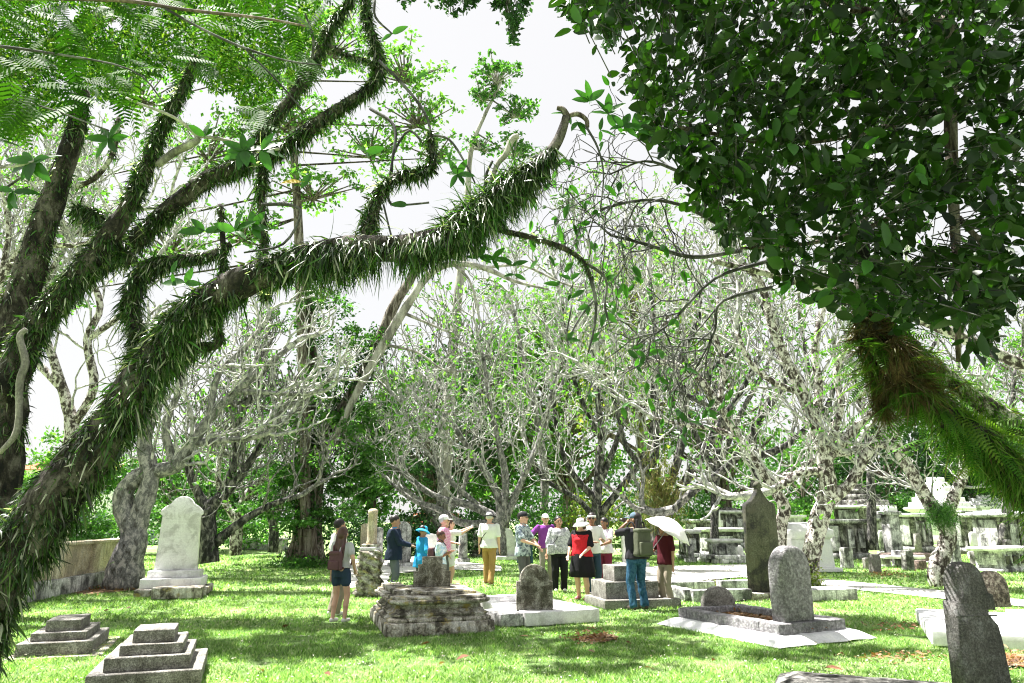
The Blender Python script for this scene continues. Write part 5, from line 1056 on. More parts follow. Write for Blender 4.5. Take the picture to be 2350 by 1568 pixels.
frangi('pale frangipani behind the far left trunk high up', [([(-80, 1290), (-60, 1000), (-40, 800), (0, 650), (60, 560), (120, 500)], [14, 13, 11, 9, 7, 5]), ([(0, 650), (20, 540), (10, 450)], [6, 5, 4]), ([(60, 560), (200, 560), (260, 500), (330, 480)], [6, 5, 4, 3])], 17, 'barkmot', 'barkwhite', 18, 5, .75, 2, .3, .15, minr=.010)
frangi('distant bare frangipani crown behind the upright trunks', [([(1640, 1265), (1640, 1150), (1650, 1000), (1630, 850), (1600, 700)], [9, 8, 6, 5, 3]), ([(1645, 1080), (1700, 950), (1760, 840), (1800, 740)], [6, 5, 4, 3]), ([(1645, 1100), (1580, 960), (1540, 840), (1500, 740)], [6, 5, 4, 3]), ([(1650, 900), (1690, 780), (1700, 680)], [5, 4, 3])], 31, 'barkdark', 'barkpale', 19, 4, 1.15, 2, .5, .2, minr=.015)
frangi('distant bare frangipani behind the mottled tree', [([(2000, 1262), (2000, 1150), (1990, 1000), (1960, 860), (1940, 760)], [9, 8, 6, 5, 3]), ([(1995, 1060), (2060, 960), (2100, 860), (2150, 780)], [6, 5, 4, 3]), ([(1995, 1060), (1900, 960), (1860, 860), (1840, 760)], [6, 5, 4, 3])], 30, 'barkdark', 'barkpale', 20, 4, 1.1, 2, .4, .2, minr=.014)
frangi('distant bare frangipani past the right fern trunk', [([(2300, 1262), (2310, 1150), (2290, 1050), (2320, 950), (2330, 850)], [9, 8, 6, 5, 3]), ([(2300, 1090), (2380, 990), (2400, 900)], [6, 5, 3]), ([(2300, 1060), (2230, 980), (2200, 900)], [6, 5, 3])], 30, 'barkdark', 'barkpale', 22, 5, 1.0, 2, .4, .2, minr=.014)
frangi('high bare twigs of a frangipani crown under the sky at centre', [([(1240, 1270), (1250, 1100), (1230, 950), (1200, 820), (1180, 720)], [8, 8, 6, 5, 3]), ([(1240, 1000), (1300, 860), (1340, 740), (1360, 640)], [6, 5, 4, 3]), ([(1230, 900), (1160, 840), (1080, 800)], [5, 4, 3]), ([(1300, 860), (1400, 760), (1450, 640), (1440, 540)], [5, 4, 4, 3])], 34, 'barkpale', 'barkwhite', 23, 5, 1.3, 2, .6, .22, minr=.016)
# ------------------------------------------------------------------ people
M['skin_l'] = plain('light_skin', (.62, .38, .28), .6, .3, .06); M['skin_m'] = plain('tan_skin', (.42, .24, .16), .6, .3, .06); M['skin_d'] = plain('brown_skin', (.26, .13, .08), .6, .3, .06)
M['hair'] = plain('black_hair', (.018, .014, .015), .45, .4, .3); M['hairbrown'] = plain('dark_brown_hair', (.07, .03, .022), .4, .5, .3); M['hairgrey'] = plain('grey_hair', (.5, .49, .48), .6, .3, .2)
M['eye'] = plain('eye_dark', (.02, .015, .01), .3, .5); M['lip'] = plain('lips', (.32, .12, .1), .6); M['shoe_d'] = plain('dark_shoe', (.05, .04, .035), .5); M['shoe_b'] = plain('brown_shoe', (.16, .09, .05), .5); M['shoe_w'] = plain('white_shoe', (.75, .74, .72), .6); M['shoe_p'] = plain('pink_sandal', (.6, .2, .25), .6)
def cc(p0, p1, r0, r1, n=14, flat=1.0):
    """closed tapered limb with round ends"""
    p0, p1 = np.array(p0, float), np.array(p1, float); T = p1 - p0; L = np.linalg.norm(T); T = T / max(L, 1e-9)
    u = np.cross(T, [0, 1., 0]) if abs(T[1]) < .9 else np.cross(T, [1., 0, 0]); u /= np.linalg.norm(u); v = np.cross(T, u); a = np.linspace(0, 2 * math.pi, n, endpoint=False); rings = []
    for c, r, s in [(p0, r0, -1), (p1, r1, 1)]:
        an = np.radians([80, 50, 20]) if s < 0 else np.radians([20, 50, 80])
        for q in an: rings.append(c + T * s * math.sin(q) * r + r * math.cos(q) * (np.cos(a)[:, None] * u + flat * np.sin(a)[:, None] * v))
    V, F = loft(rings); return V, F
def ell(c, r, n=16, m=10, Rm=None):
    a = np.linspace(0, 2 * math.pi, n, endpoint=False); rings = []
    for t in np.linspace(-.94, .94, m):
        q = math.sqrt(1 - t * t); rings.append(np.stack([np.cos(a) * q * r[0], np.sin(a) * q * r[1], np.full(n, t * r[2])], 1))
    V, F = loft(rings)
    if Rm is not None: V = V @ np.array(Rm).T
    return V + np.array(c), F
def ring_loft(rs, n=20):
    """[(z, rx, ry, cx, cy)]"""
    a = np.linspace(0, 2 * math.pi, n, endpoint=False); return loft([np.stack([cx + rx * np.cos(a), cy + ry * np.sin(a), np.full(n, z)], 1) for z, rx, ry, cx, cy in rs])
def fuse(name, parts, mat, root, voxel=.012, ratio=.35, wrinkle=0., seed=0, kind=None, label=None):
    acc = Acc()
    for V, F in parts: acc.add(V, F)
    V, F = acc.get(); me = mesh_np(name, V, F, mat)
    import bmesh
    bm = bmesh.new(); bm.from_mesh(me); bmesh.ops.recalc_face_normals(bm, faces=bm.faces); bm.to_mesh(me); bm.free()
    ob = bpy.data.objects.new('temp', me); COL.objects.link(ob)
    md = ob.modifiers.new('r', 'REMESH'); md.mode = 'VOXEL'; md.voxel_size = voxel
    sm = ob.modifiers.new('s', 'SMOOTH'); sm.factor = .5; sm.iterations = 2
    dc = ob.modifiers.new('d', 'DECIMATE'); dc.ratio = ratio
    dg = bpy.context.evaluated_depsgraph_get(); out = bpy.data.meshes.new_from_object(ob.evaluated_get(dg)); out.name = name
    bpy.data.objects.remove(ob); bpy.data.meshes.remove(me)
    n = len(out.vertices); co = np.empty(n * 3, np.float32); out.vertices.foreach_get('co', co); co = co.reshape(-1, 3)
    if wrinkle:
        nr = np.empty(n * 3, np.float32); out.vertices.foreach_get('normal', nr); nr = nr.reshape(-1, 3)
        p = co * np.array([1, 1, .55]); co += nr * ((hashn(p, 16, seed) + .6 * hashn(p, 31, seed + 2)) * wrinkle)[:, None]; out.vertices.foreach_set('co', co.ravel())
    out.polygons.foreach_set('use_smooth', np.ones(len(out.polygons), bool)); out.materials.clear(); out.materials.append(mat); out.update()
    return link(name, out, root, label, kind=kind)
def ik(a, b, l1, l2, hint):
    a, b = np.array(a, float), np.array(b, float); d = b - a; D = np.linalg.norm(d)
    if D > (l1 + l2) * .995: b = a + d / D * (l1 + l2) * .995; D = (l1 + l2) * .995; d = b - a
    d /= D; x = (l1 * l1 - l2 * l2 + D * D) / (2 * D); h = math.sqrt(max(l1 * l1 - x * x, 1e-6)); hv = np.array(hint, float); hv = hv - d * (hv @ d); hv /= np.linalg.norm(hv)
    return a + d * x + hv * h, b
def rz3(a): c, s = math.cos(a), math.sin(a); return np.array([[c, -s, 0], [s, c, 0], [0, 0, 1.]])
def rx3(a): c, s = math.cos(a), math.sin(a); return np.array([[1, 0, 0], [0, c, -s], [0, s, c]])
def person(label, loc, face, h=1.7, skin='skin_m', fat=0., female=False, hands=((.26, -.02, .80), (-.26, -.02, .80)), hint=((.5, .6, -.2), (-.5, .6, -.2)), feet=((.11, 0), (-.11, 0)), head=(0, 0),
           hair=('short', 'hair'), hat=None, top='t', sleeve=.75, hem=.86, bottom='b', leg=1.95, skirt=None, shoe='shoe_d', wr=.007, lean=0., jacket=None, grp='visitors standing among the graves', collar=None, glasses=False, vest=None):
    """body faces local -Y; face = turn of that direction about z. hands: left(+x) and right(-x) targets in a 1.7 m frame"""
    s = h / 1.7; r = thing('person', label, 'person', loc, face, grp); r.scale = (s, s, s)
    fat += .06; fx = 1 + fat; fy = 1 + fat * 1.5; sh = (.165 if female else .185) * (1 + fat * .3)
    def LN(V): V = np.array(V, float); k = np.clip((V[..., 2] - .9) / .6, 0, 1.2); V[..., 1] = V[..., 1] - lean * k; return V
    hip = .092; legs = []
    for sx, (fx_, fy_) in zip((1, -1), feet):
        H = np.array([sx * hip, 0, .90]); A = np.array([fx_, fy_ + .02, .075]); Kn, A = ik(H, A, .43, .41, (sx * .08, -1, 0)); legs.append((H, Kn, A))
    arms = []
    for sx, t, hn in zip((1, -1), hands, hint):
        S = np.array([sx * sh, 0, 1.385]); S[1] -= lean * .8; E, W = ik(S, t, .285, .25, hn); arms.append((S, E, W))
    # torso
    tw = [(.84, .15, .10), (.92, .172 if female else .162, .115), (1.0, .155 if female else .158, .11), (1.08, .135 if female else .15, .10), (1.18, .15 if female else .163, .108), (1.28, .165 if female else .178, .112), (1.36, .16 if female else .175, .098), (1.42, .115, .075), (1.455, .072, .062)]
    belly = fat * .10
    def torso(inf, z0, z1, extra=0.): return ring_loft([(z, (rx * fx + inf + extra * max(0, (1.05 - z)) * 3), (ry * fy + inf + extra * .7 * max(0, (1.05 - z)) * 3), 0, -belly * math.exp(-((z - 1.05) / .14) ** 2)) for z, rx, ry in [(z, np.interp(z, [q[0] for q in tw], [q[1] for q in tw]), np.interp(z, [q[0] for q in tw], [q[2] for q in tw])) for z in np.linspace(z0, z1, 9)]])
    Hm = rz3(R(head[0])) @ rx3(R(head[1])); hc = np.array([0, -.015 - lean, 1.585])
    def hd(c, rr): rr = [1.12 * q for q in rr]; c = [1.12 * q for q in c]; V, F = ell((0, 0, 0), rr); return (V + np.array(c)) @ Hm.T + hc, F
    body = [torso(0, .84, 1.45), cc((0, .01 - lean * .8, 1.42), (0, -.005 - lean, 1.52), .062, .056), hd((0, .012, .02), (.076, .094, .098)), hd((0, -.028, -.045), (.055, .058, .066)), hd((0, -.094, -.012), (.012, .018, .022)), hd((.078, .005, -.01), (.012, .02, .032)), hd((-.078, .005, -.01), (.012, .02, .032)), hd((0, -.07, -.095), (.022, .02, .016))]
    if lean: body[0] = (LN(body[0][0]), body[0][1])
    lw = 1 + fat * .8
    for H, K, A in legs:
        body += [cc(H, K, .082 * lw, .056 * lw), cc(K, K * .55 + A * .45 + [0, .012, 0], .054 * lw, .055 * lw), cc(K * .5 + A * .5, A, .050 * lw, .035 * lw), cc(A + [0, .03, -.035], A + [0, -.12, -.045], .034, .03)]
    for sx, (S, E, W) in zip((1, -1), arms):
        body += [cc(S, E, .050 * lw, .040 * lw), cc(E, W, .040 * lw, .027)]
        d = (W - E) / np.linalg.norm(W - E); side = np.cross(d, [0, 0, 1.]);
        if np.linalg.norm(side) < .2: side = np.array([0, 1., 0])
        side /= np.linalg.norm(side); nn_ = np.cross(side, d); pc = W + d * .05; body.append(cc(W, W + d * .075, .024, .030, flat=.6)); body[-1] = (body[-1][0], body[-1][1])
        for q, (o_, l_) in enumerate(((-.026, .055), (-.009, .068), (.009, .064), (.026, .05))):
            b0 = W + d * .085 + side * o_; m_ = b0 + d * l_ * .55; body += [cc(b0, m_, .0095, .009, 8), cc(m_, m_ + d * l_ * .4 - nn_ * sx * .012 - [0, 0, .012], .009, .008, 8)]
        b0 = W + d * .03 + side * .03 * (1 if d[2] < -.5 else 1); body.append(cc(b0, b0 + d * .045 + side * .022, .011, .009, 8))
    fuse('body', body, M[skin], r, .0095, .22)
    # face
    e = [hd((sx * .03, -.077, .008), (.012, .010, .007)) for sx in (1, -1)] + [hd((sx * .03, -.084, .032), (.018, .008, .004)) for sx in (1, -1)]
    a_ = Acc(); [a_.add(*q) for q in e]; V, F = a_.get(); piece('eyes', V, F, M['eye'], r, True)
    V, F = hd((0, -.082, -.052), (.02, .008, .006)); piece('mouth', V, F, M['lip'], r, True)
    if glasses:
        a_ = Acc(); [a_.add(*hd((sx * .032, -.088, .008), (.026, .008, .018))) for sx in (1, -1)]; a_.add(*hd((0, -.09, .012), (.085, .004, .005))); V, F = a_.get(); piece('sunglasses', V, F, M['eye'], r, True)
    # clothes
    if top:
        p = [torso(.016 + (.01 if jacket else 0), hem, 1.43, .06)]
        if lean: p[0] = (LN(p[0][0]), p[0][1])
        for S, E, W in arms:
            g1 = .019
            if sleeve >= 1: p += [cc(S, E, .052 * lw + g1 * .5, .044 * lw + g1 * .8), cc(E, E + (W - E) * (sleeve - 1), .046 * lw + g1 * .7, .036 + g1 * .5)]
            else: p += [cc(S, S + (E - S) * sleeve, .052 * lw + g1 * .5, .050 * lw + g1)]
        if female: p.append(ell((0, -.085 * fy, 1.25), (.13, .07, .07)))
        fuse('jacket' if jacket else 'shirt', p, M[top], r, .0125, .35, wr, int(h * 100))
        if vest: fuse('pinafore', [torso(.023, hem - .02, 1.36, .06), ell((0, -.095 * fy, 1.24), (.13, .07, .08)), cc((.09, -.06, 1.34), (.10, 0, 1.43), .03, .028), cc((-.09, -.06, 1.34), (-.10, 0, 1.43), .03, .028)], M[vest], r, .0125, .35, wr, 5)
        if collar: V, F = ring_loft([(1.415, .085, .08, 0, 0), (1.46, .068, .066, 0, -.005), (1.47, .06, .058, 0, -.006)], 14); V[:, 1] -= lean * .9; piece('collar', V, F, M[collar], r, True)
    if bottom:
        p = [ring_loft([(.80, .15 * fx, .112 * fy, 0, 0), (.90, .168 * fx, .118 * fy, 0, 0), (1.0, .155 * fx, .108 * fy, 0, -belly * .6)], 18)]
        for H, K, A in legs:
            g1 = .022; k1 = min(leg, 1); p.append(cc(H, H + (K - H) * k1, .09 * lw + g1 * .5, (.064 if leg > 1 else .085) * lw + g1 * .6))
            if leg > 1: p.append(cc(K, K + (A - K) * (leg - 1), .064 * lw + g1 * .5, .046 * lw + g1)); p.append(cc(K + (A - K) * (leg - 1) * .6, K + (A - K) * (leg - 1), .055 * lw + g1 * .6, .050 * lw + g1))
        fuse('shorts' if leg <= 1 else 'trousers', p, M[bottom], r, .0125, .35, wr * 1.2, int(h * 91))
    if skirt:
        a = np.linspace(0, 2 * math.pi, 40, endpoint=False); rings = []
        for z, rr in ((1.04, .155), (.95, .18), (.8, .20), (.62, .215), (.47, .225)):
            w_ = 1 + .05 * np.sin(a * 9 + z * 4) * (1.05 - z) / .5; rings.append(np.stack([rr * fx * w_ * np.cos(a), rr * .82 * fy * w_ * np.sin(a), np.full(40, z)], 1))
        V, F = loft(rings); piece('skirt', V, F, M[skirt], r, True)
    for H, K, A in legs:
        V, F = cc(A + [0, .035, -.035], A + [0, -.15, -.045], .040, .036, 12); V[:, 2] = np.maximum(V[:, 2], .002); piece('shoe', V, F, M[shoe], r, True)
    # hair
    st, hm = hair
    if st in ('short', 'bob', 'long', 'bun'):
        p = [hd((0, .024, .034), (.084, .098, .096))]
        if st != 'short': p += [hd((0, .05, -.01), (.085, .075, .10))]
        if st == 'bob': p += [hd((0, .035, -.05), (.088, .07, .07))]
        if st == 'bun': p += [hd((0, .125, .03), (.035, .035, .035))]
        if st == 'long':
            for q in range(7): p.append(((lambda VF: (VF[0], VF[1]))(cc(np.array([(q - 3) * .024, .075, -.02]) @ Hm.T + hc, np.array([(q - 3) * .036 + .006 * math.sin(q * 3), .135 + .01 * math.cos(q * 2), 1.13 + .03 * math.sin(q * 5)]), .034, .022))))
        # keep the face clear
        face_ = fuse('hair', p, M[hm], r, .011, .4, .003, 3); co = np.empty(len(face_.data.vertices) * 3, np.float32); face_.data.vertices.foreach_get('co', co); co = co.reshape(-1, 3)
        q = (co - hc) @ Hm; m_ = (q[:, 1] < -.035) & (q[:, 2] < .052) & (q[:, 2] > -.13); q[m_, 1] = -.03 + (q[m_, 1] + .035) * .15; co = q @ Hm.T + hc; face_.data.vertices.foreach_set('co', co.ravel().astype(np.float32)); face_.data.update()
    if hat:
        kind, hm = hat; n = 24
        if kind == 'cap':
            V, F = lathe([(.092, .028), (.093, .06), (.086, .09), (.066, .118), (.035, .134), (.005, .138)], n); V[:, 1] = V[:, 1] * 1.14 + .012; V2, F2 = rbox((.15, .11, .008), .003, .04, 0); V2[:, 0] *= 1 - .35 * np.clip((-V2[:, 1]) / .055, 0, 1) ** 2; V2[:, 2] += -.12 * (V2[:, 0]) ** 2 * 8; V2 += [0, -.135, .034]
            a_ = Acc(); a_.add(V, F); a_.add(V2, F2); V, F = a_.get()
        elif kind == 'sun':
            V, F = lathe([(.005, .135), (.05, .13), (.085, .108), (.094, .07), (.096, .045), (.13, .028), (.17, .0), (.195, -.03), (.19, -.036), (.165, -.006), (.12, .02), (.092, .03)], n); V[:, 2] += .012 * np.sin(np.arctan2(V[:, 1], V[:, 0]) * 3) * np.clip((np.hypot(V[:, 0], V[:, 1]) - .1) * 10, 0, 1)
        elif kind == 'fedora':
            V, F = lathe([(.005, .145), (.05, .155), (.088, .145), (.102, .045), (.16, .03), (.165, .034), (.162, .022), (.1, .015)], n)
        elif kind == 'band': V, F = lathe([(.094, .03), (.096, .045), (.095, .07), (.09, .072)], n); V[:, 1] = V[:, 1] * 1.1 + .01
        V = V @ Hm.T + hc; o = fixn(piece('hat' if kind != 'band' else 'headband', V, F, M[hm], r, True))
        if kind == 'fedora': V, F = lathe([(.093, .052), (.0925, .075), (.088, .076)], n); piece('hat_band', V @ Hm.T + hc, F, M['shoe_d'], o, True)
    r['scale_used'] = s; del r['scale_used']
    return r
C_ = lambda n, *a, **k: M.__setitem__(n, cloth(n, *a, **k))
C_('white_shirt', (.78, .78, .78)); C_('grey_tee', (.50, .51, .54)); C_('denim', (.035, .06, .10)); C_('navy', (.016, .026, .05)); C_('greytrous', (.11, .12, .15)); C_('blueshirt', (.03, .30, .62)); C_('bluehat', (.05, .42, .68))
C_('pink', (.68, .16, .42), (.8, .55, .68), 45); C_('lightblue', (.42, .62, .78), (.75, .82, .88), 14); C_('tan', (.36, .22, .09)); C_('patterned', (.10, .13, .16), (.42, .50, .52), 16, pat=(.44, .54)); C_('darkgrey', (.10, .10, .105)); C_('purple', (.22, .05, .30)); C_('khakigrey', (.22, .2, .18))
C_('greyblouse', (.30, .31, .34), (.55, .56, .58), 26); C_('black', (.014, .014, .017)); C_('red', (.50, .02, .03)); C_('lilac', (.70, .60, .74), (.8, .74, .82), 10); C_('maroon', (.15, .02, .05)); C_('dkmaroon', (.085, .014, .022)); C_('jeans', (.022, .075, .14), (.045, .12, .20), 22); C_('charcoal', (.03, .03, .036)); C_('khaki', (.30, .26, .20)); C_('olive', (.10, .11, .075)); C_('brownbag', (.13, .07, .08)); C_('whiteshorts', (.75, .74, .76)); C_('bluepat', (.04, .16, .30), (.6, .68, .75), 30); C_('capblue', (.10, .15, .20)); C_('tealbag', (.03, .075, .10)); C_('umb', (.84, .80, .81)); C_('blackband', (.03, .03, .035))
def at(x, yf, ytop=None):
    q = G(x, yf); h = P(x, ytop, q.y).z if ytop else 1.7; return Vector((q.x, q.y, 0)), h
def facing(deg):   # 0 = towards the camera, 90 = picture right, 180 = away
    return R(deg)
relax = ((.25, -.03, .83), (-.25, -.03, .83)); PP = {}
def mk(key, label, x, yf, yt, deg, **k):
    l, h = at(x, yf, yt); PP[key] = person(label, l, facing(deg), h / (1.02 if k.get('hat') else 1.0), **k); return PP[key]
mk('beh', 'man in a white shirt standing half hidden behind the young woman with the backpack', 768, 1412, 1193, 130, skin='skin_m', top='white_shirt', bottom='khaki', hair=('short', 'hair'), shoe='shoe_w')
mk('girl', 'young woman with long dark hair, grey tee and denim shorts seen from behind', 776, 1428, 1212, 160, female=True, skin='skin_l', hair=('long', 'hairbrown'), top='grey_tee', sleeve=.55, hem=.97, bottom='denim', leg=.42, shoe='shoe_w', feet=((.10, .03), (-.13, -.02)), hands=((.27, -.08, .80), (-.23, -.1, .95)), head=(10, 8))
mk('navy', 'man in an open navy jacket and grey trousers looking down at a phone', 899, 1372, 1185, 95, fat=.12, hair=('short', 'hair'), top='navy', jacket=True, hem=.78, sleeve=1.95, bottom='greytrous', hands=((.10, -.36, 1.08), (-.10, -.36, 1.08)), head=(0, 12), wr=.009, collar='blueshirt')
mk('blue', 'person in a blue sun hat and bright blue long-sleeved shirt', 962, 1372, 1205, 125, female=True, hat=('sun', 'bluehat'), top='blueshirt', hem=.72, sleeve=1.9, bottom='darkgrey', hands=((.05, -.28, 1.12), (-.2, -.2, 1.0)), head=(0, 18), lean=.05, wr=.009)
mk('pink', 'tall grey-haired man in a white cap and pink checked shirt facing right', 1015, 1366, 1180, 95, skin='skin_l', fat=.1, hair=('short', 'hairgrey'), hat=('cap', 'white_shirt'), top='pink', sleeve=.8, bottom='darkgrey', hands=((.2, -.25, 1.1), (-.25, -.1, .9)), glasses=True)
mk('photo', 'woman in white top and white shorts raising a camera with both arms', 1028, 1360, 1193, 110, female=True, skin='skin_l', hair=('bun', 'hairbrown'), top='white_shirt', sleeve=.7, bottom='whiteshorts', leg=.5, shoe='shoe_w', hands=((.06, -.50, 1.50), (-.06, -.50, 1.48)), hint=((.5, .1, -1), (-.5, .1, -1)), fat=.12)
mk('child', 'curly-haired youngster in a pale blue tee with folded arms behind the step-sided headstone', 1008, 1386, 1220, 80, skin='skin_d', hair=('short', 'hairbrown'), top='lightblue', sleeve=.7, bottom='bluepat', leg=.8, hands=((-.08, -.26, 1.22), (.02, -.24, 1.2)), head=(0, 12), female=True)
mk('tan', 'man in tan trousers and brown hat walking away with a strap across his back', 1122, 1341, 1174, 165, skin='skin_l', hair=('short', 'hairgrey'), hat=('fedora', 'charcoal'), top='white_shirt', sleeve=.75, bottom='tan', shoe='shoe_b', feet=((.10, -.12), (-.10, .16)), fat=.12, head=(5, 10), wr=.009)
mk('patt', 'man in a black cap and patterned grey shirt pointing with a dark tote', 1200, 1372, 1172, 62, skin='skin_l', hair=('short', 'hair'), hat=('cap', 'charcoal'), top='patterned', sleeve=.75, hem=.82, bottom='darkgrey', hands=((.1, -.32, 1.0), (-.16, -.34, 1.06)), wr=.009, collar='patterned')
mk('purp', 'man in a white cap and purple shirt holding his bag strap behind the group', 1253, 1338, 1178, 15, skin='skin_l', hat=('cap', 'white_shirt'), hair=('short', 'hairgrey'), top='purple', sleeve=.8, bottom='khakigrey', hands=((.14, -.24, 1.08), (-.28, -.12, 1.0)), hint=((.6, .5, -.2), (-1, .3, 0)), fat=.05, collar='purple')
mk('grey', 'stout woman in a speckled grey blouse and black trousers facing the camera', 1284, 1357, 1187, 12, female=True, skin='skin_m', fat=.33, hair=('bun', 'hair'), top='greyblouse', sleeve=1.5, hem=.86, bottom='black', hands=((.34, -.08, .88), (-.32, -.1, .86)), wr=.009, shoe='shoe_w')
mk('red', 'woman in a white sun hat, red top and long black skirt holding her hands low', 1338, 1376, 1187, -30, female=True, skin='skin_l', fat=.22, hair=('bob', 'hairbrown'), hat=('sun', 'white_shirt'), top='black', vest='red', sleeve=.85, hem=.92, bottom=None, skirt='black', shoe='shoe_p', hands=((.16, -.26, .98), (-.22, -.22, .93)), head=(-25, 10), feet=((.12, -.03), (-.10, 0)))
mk('band', 'man with dark hair, white headband and sunglasses in a white shirt', 1362, 1365, 1175, 20, skin='skin_d', hair=('short', 'hair'), hat=('band', 'white_shirt'), top='white_shirt', sleeve=.75, bottom='denim', glasses=True, head=(-30, 0), hands=((.1, -.25, 1.15), (-.1, -.25, 1.1)))
mk('mar', 'woman in a lilac white tee and maroon trousers reading an open booklet', 1392, 1352, 1190, -40, female=True, skin='skin_d', hair=('bob', 'hair'), top='lilac', sleeve=.6, hem=.86, bottom='maroon', hands=((.12, -.34, 1.06), (-.08, -.38, 1.05)), head=(0, 22), fat=.12)
mk('jean', 'man in blue jeans, black tee and blue cap photographing with hands at his face', 1466, 1399, 1174, 205, skin='skin_m', hair=('long', 'hair'), hat=('cap', 'capblue'), top='charcoal', sleeve=.8, hem=.88, bottom='jeans', hands=((.08, -.22, 1.50), (-.06, -.22, 1.48)), hint=((.8, .1, -.8), (-.8, .1, -.8)), head=(35, 0), feet=((.14, .02), (-.14, -.02)), fat=.12, wr=.009)
mk('umb', 'person in a dark maroon shirt and khaki trousers sheltering under the pale umbrella', 1532, 1391, 1200, -60, skin='skin_m', hair=('short', 'hair'), top='dkmaroon', sleeve=.75, hem=.84, bottom='khaki', shoe='shoe_b', hands=((.26, -.02, .82), (-.12, -.30, 1.10)))

# ---- things they carry (each its own object)
def local(key, p):
    r = PP[key]; s = r.scale[0]; a = r.rotation_euler[2]; v = rz3(a) @ (np.array(p) * s); return Vector(v) + r.location
def carried(name, label, cat, key, p, deg=0): return thing(name, label, cat, local(key, p), PP[key].rotation_euler[2] + R(deg))
def strap_tube(root, pts, mat, w=.012): V, F = tube(pts, [w] * len(pts), 6, 4); return piece('strap', V, F, mat, root, True)
def pack(name, label, key, mat, w_, d_, h_, z):
    r = carried(name, label, 'backpack', key, (0, .20, z))
    V, F = rbox((w_, d_, h_), .05, .05, .008, 3, (.8, .85)); piece('body', V, F, mat, r, True)
    V, F = rbox((w_ * .75, d_ * .35, h_ * .45), .03, .05, .006, 4); piece('pocket', V + np.array([0, d_ * .58, h_ * .06]), F, mat, r, True)
    V, F = rbox((w_ * .86, d_ * .9, .05), .02, .05, .004, 4); piece('flap', V + np.array([0, .015, h_ * .86]), F, mat, r, True)
    for sx in (-1, 1): strap_tube(r, [(sx * w_ * .3, -d_ * .3, h_ * .9), (sx * w_ * .36, -d_ * .6, h_ + .10), (sx * w_ * .42, -.25, h_ + .03), (sx * w_ * .46, -.31, h_ * .6), (sx * w_ * .5, -.22, h_ * .12), (sx * w_ * .4, -.05, .04)], M['blackband'] if mat is not M['brownbag'] else mat, .016)
    return r
pack('backpack', 'small brown leather backpack on the back of the young woman', 'girl', M['brownbag'], .23, .11, .28, .93)
pack('backpack', 'olive grey backpack worn by the man in jeans', 'jean', M['olive'], .34, .20, .50, .93)
def bag(name, label, key, p, mat, size, deg=0, strap=None):
    r = carried(name, label, 'bag', key, p, deg); V, F = rbox(size, .02, .05, .006, 5, (.92, .9)); piece('body', V, F, mat, r, True)
    if strap: strap_tube(r, strap, M['blackband'] if mat is not M['white_shirt'] else mat, .009)
    return r
bag('tote_bag', 'dark blue tote hanging from the shoulder of the man in the patterned shirt', 'patt', (.26, .08, .66), M['tealbag'], (.12, .34, .38), 0, [(0, -.1, .36), (-.02, -.05, .6), (-.06, -.02, .78), (-.02, .04, .6), (0, .1, .36)])
bag('shoulder_bag', 'speckled white crossbody bag on the stout woman in grey', 'grey', (-.24, -.16, .84), M['greyblouse'], (.18, .07, .22), 10, [(.02, 0, .2), (.12, -.06, .35), (.30, .02, .56), (.28, .18, .60)])
bag('waist_bag', 'black camera bag at the hip of the woman taking a picture', 'photo', (.24, .02, .80), M['blackband'], (.16, .26, .2), 0, [(0, -.08, .18), (-.1, -.1, .45), (-.22, -.02, .62)])
bag('sling_bag', 'brown bag slung behind the curly-haired youngster', 'child', (.0, .22, .98), M['brownbag'], (.24, .12, .26), 0, [(-.08, -.06, .22), (-.1, -.18, .42), (-.05, -.3, .3)])
bag('camera_bag', 'dark bag strap and pouch worn by the man in tan trousers', 'tan', (.22, -.05, .92), M['blackband'], (.10, .16, .16), 0, [(-.02, 0, .14), (-.10, .18, .22), (-.28, .17, .42), (-.36, .06, .52), (-.32, -.1, .46)])
def small(name, label, cat, key, p, size, mat, deg=0, tilt=0):
    r = carried(name, label, cat, key, p, deg); V, F = rbox(size, .004, .2, 0, 1); piece('case', V, F, mat, r); r.rotation_euler[0] = tilt; return r
r = small('phone', 'dark phone in the hands of the man in the navy jacket', 'phone', 'navy', (0, -.46, 1.10), (.08, .15, .012), M['shoe_d']); V, F = rbox((.07, .13, .003), .001, .2, 0); piece('screen', V + np.array([0, 0, .0125]), F, M['glass'], r)
r = small('camera', 'small silver camera held up by the woman in white shorts', 'camera', 'photo', (0, -.60, 1.50), (.11, .04, .07), M['framegrey']); V, F = cc((0, -.02, .035), (0, -.06, .035), .024, .022, 12); piece('lens', V, F, M['eye'], r, True)
r = small('camera', 'dark camera held to the face of the man in jeans', 'camera', 'jean', (.03, -.30, 1.54), (.12, .06, .08), M['shoe_d'], 35); V, F = cc((0, -.03, .04), (0, -.09, .04), .03, .028, 12); piece('lens', V, F, M['eye'], r, True)
r = thing('booklet', 'open white booklet read by the woman in maroon trousers', 'booklet', local('mar', (.02, -.44, 1.09)), PP['mar'].rotation_euler[2])
for sx in (-1, 1): V, F = rbox((.14, .2, .008), .002, .1, .001); V[:, 2] += abs(V[:, 0]) * .1; piece('page', V + np.array([sx * .072, 0, 0]), F, M['white_shirt'], r)
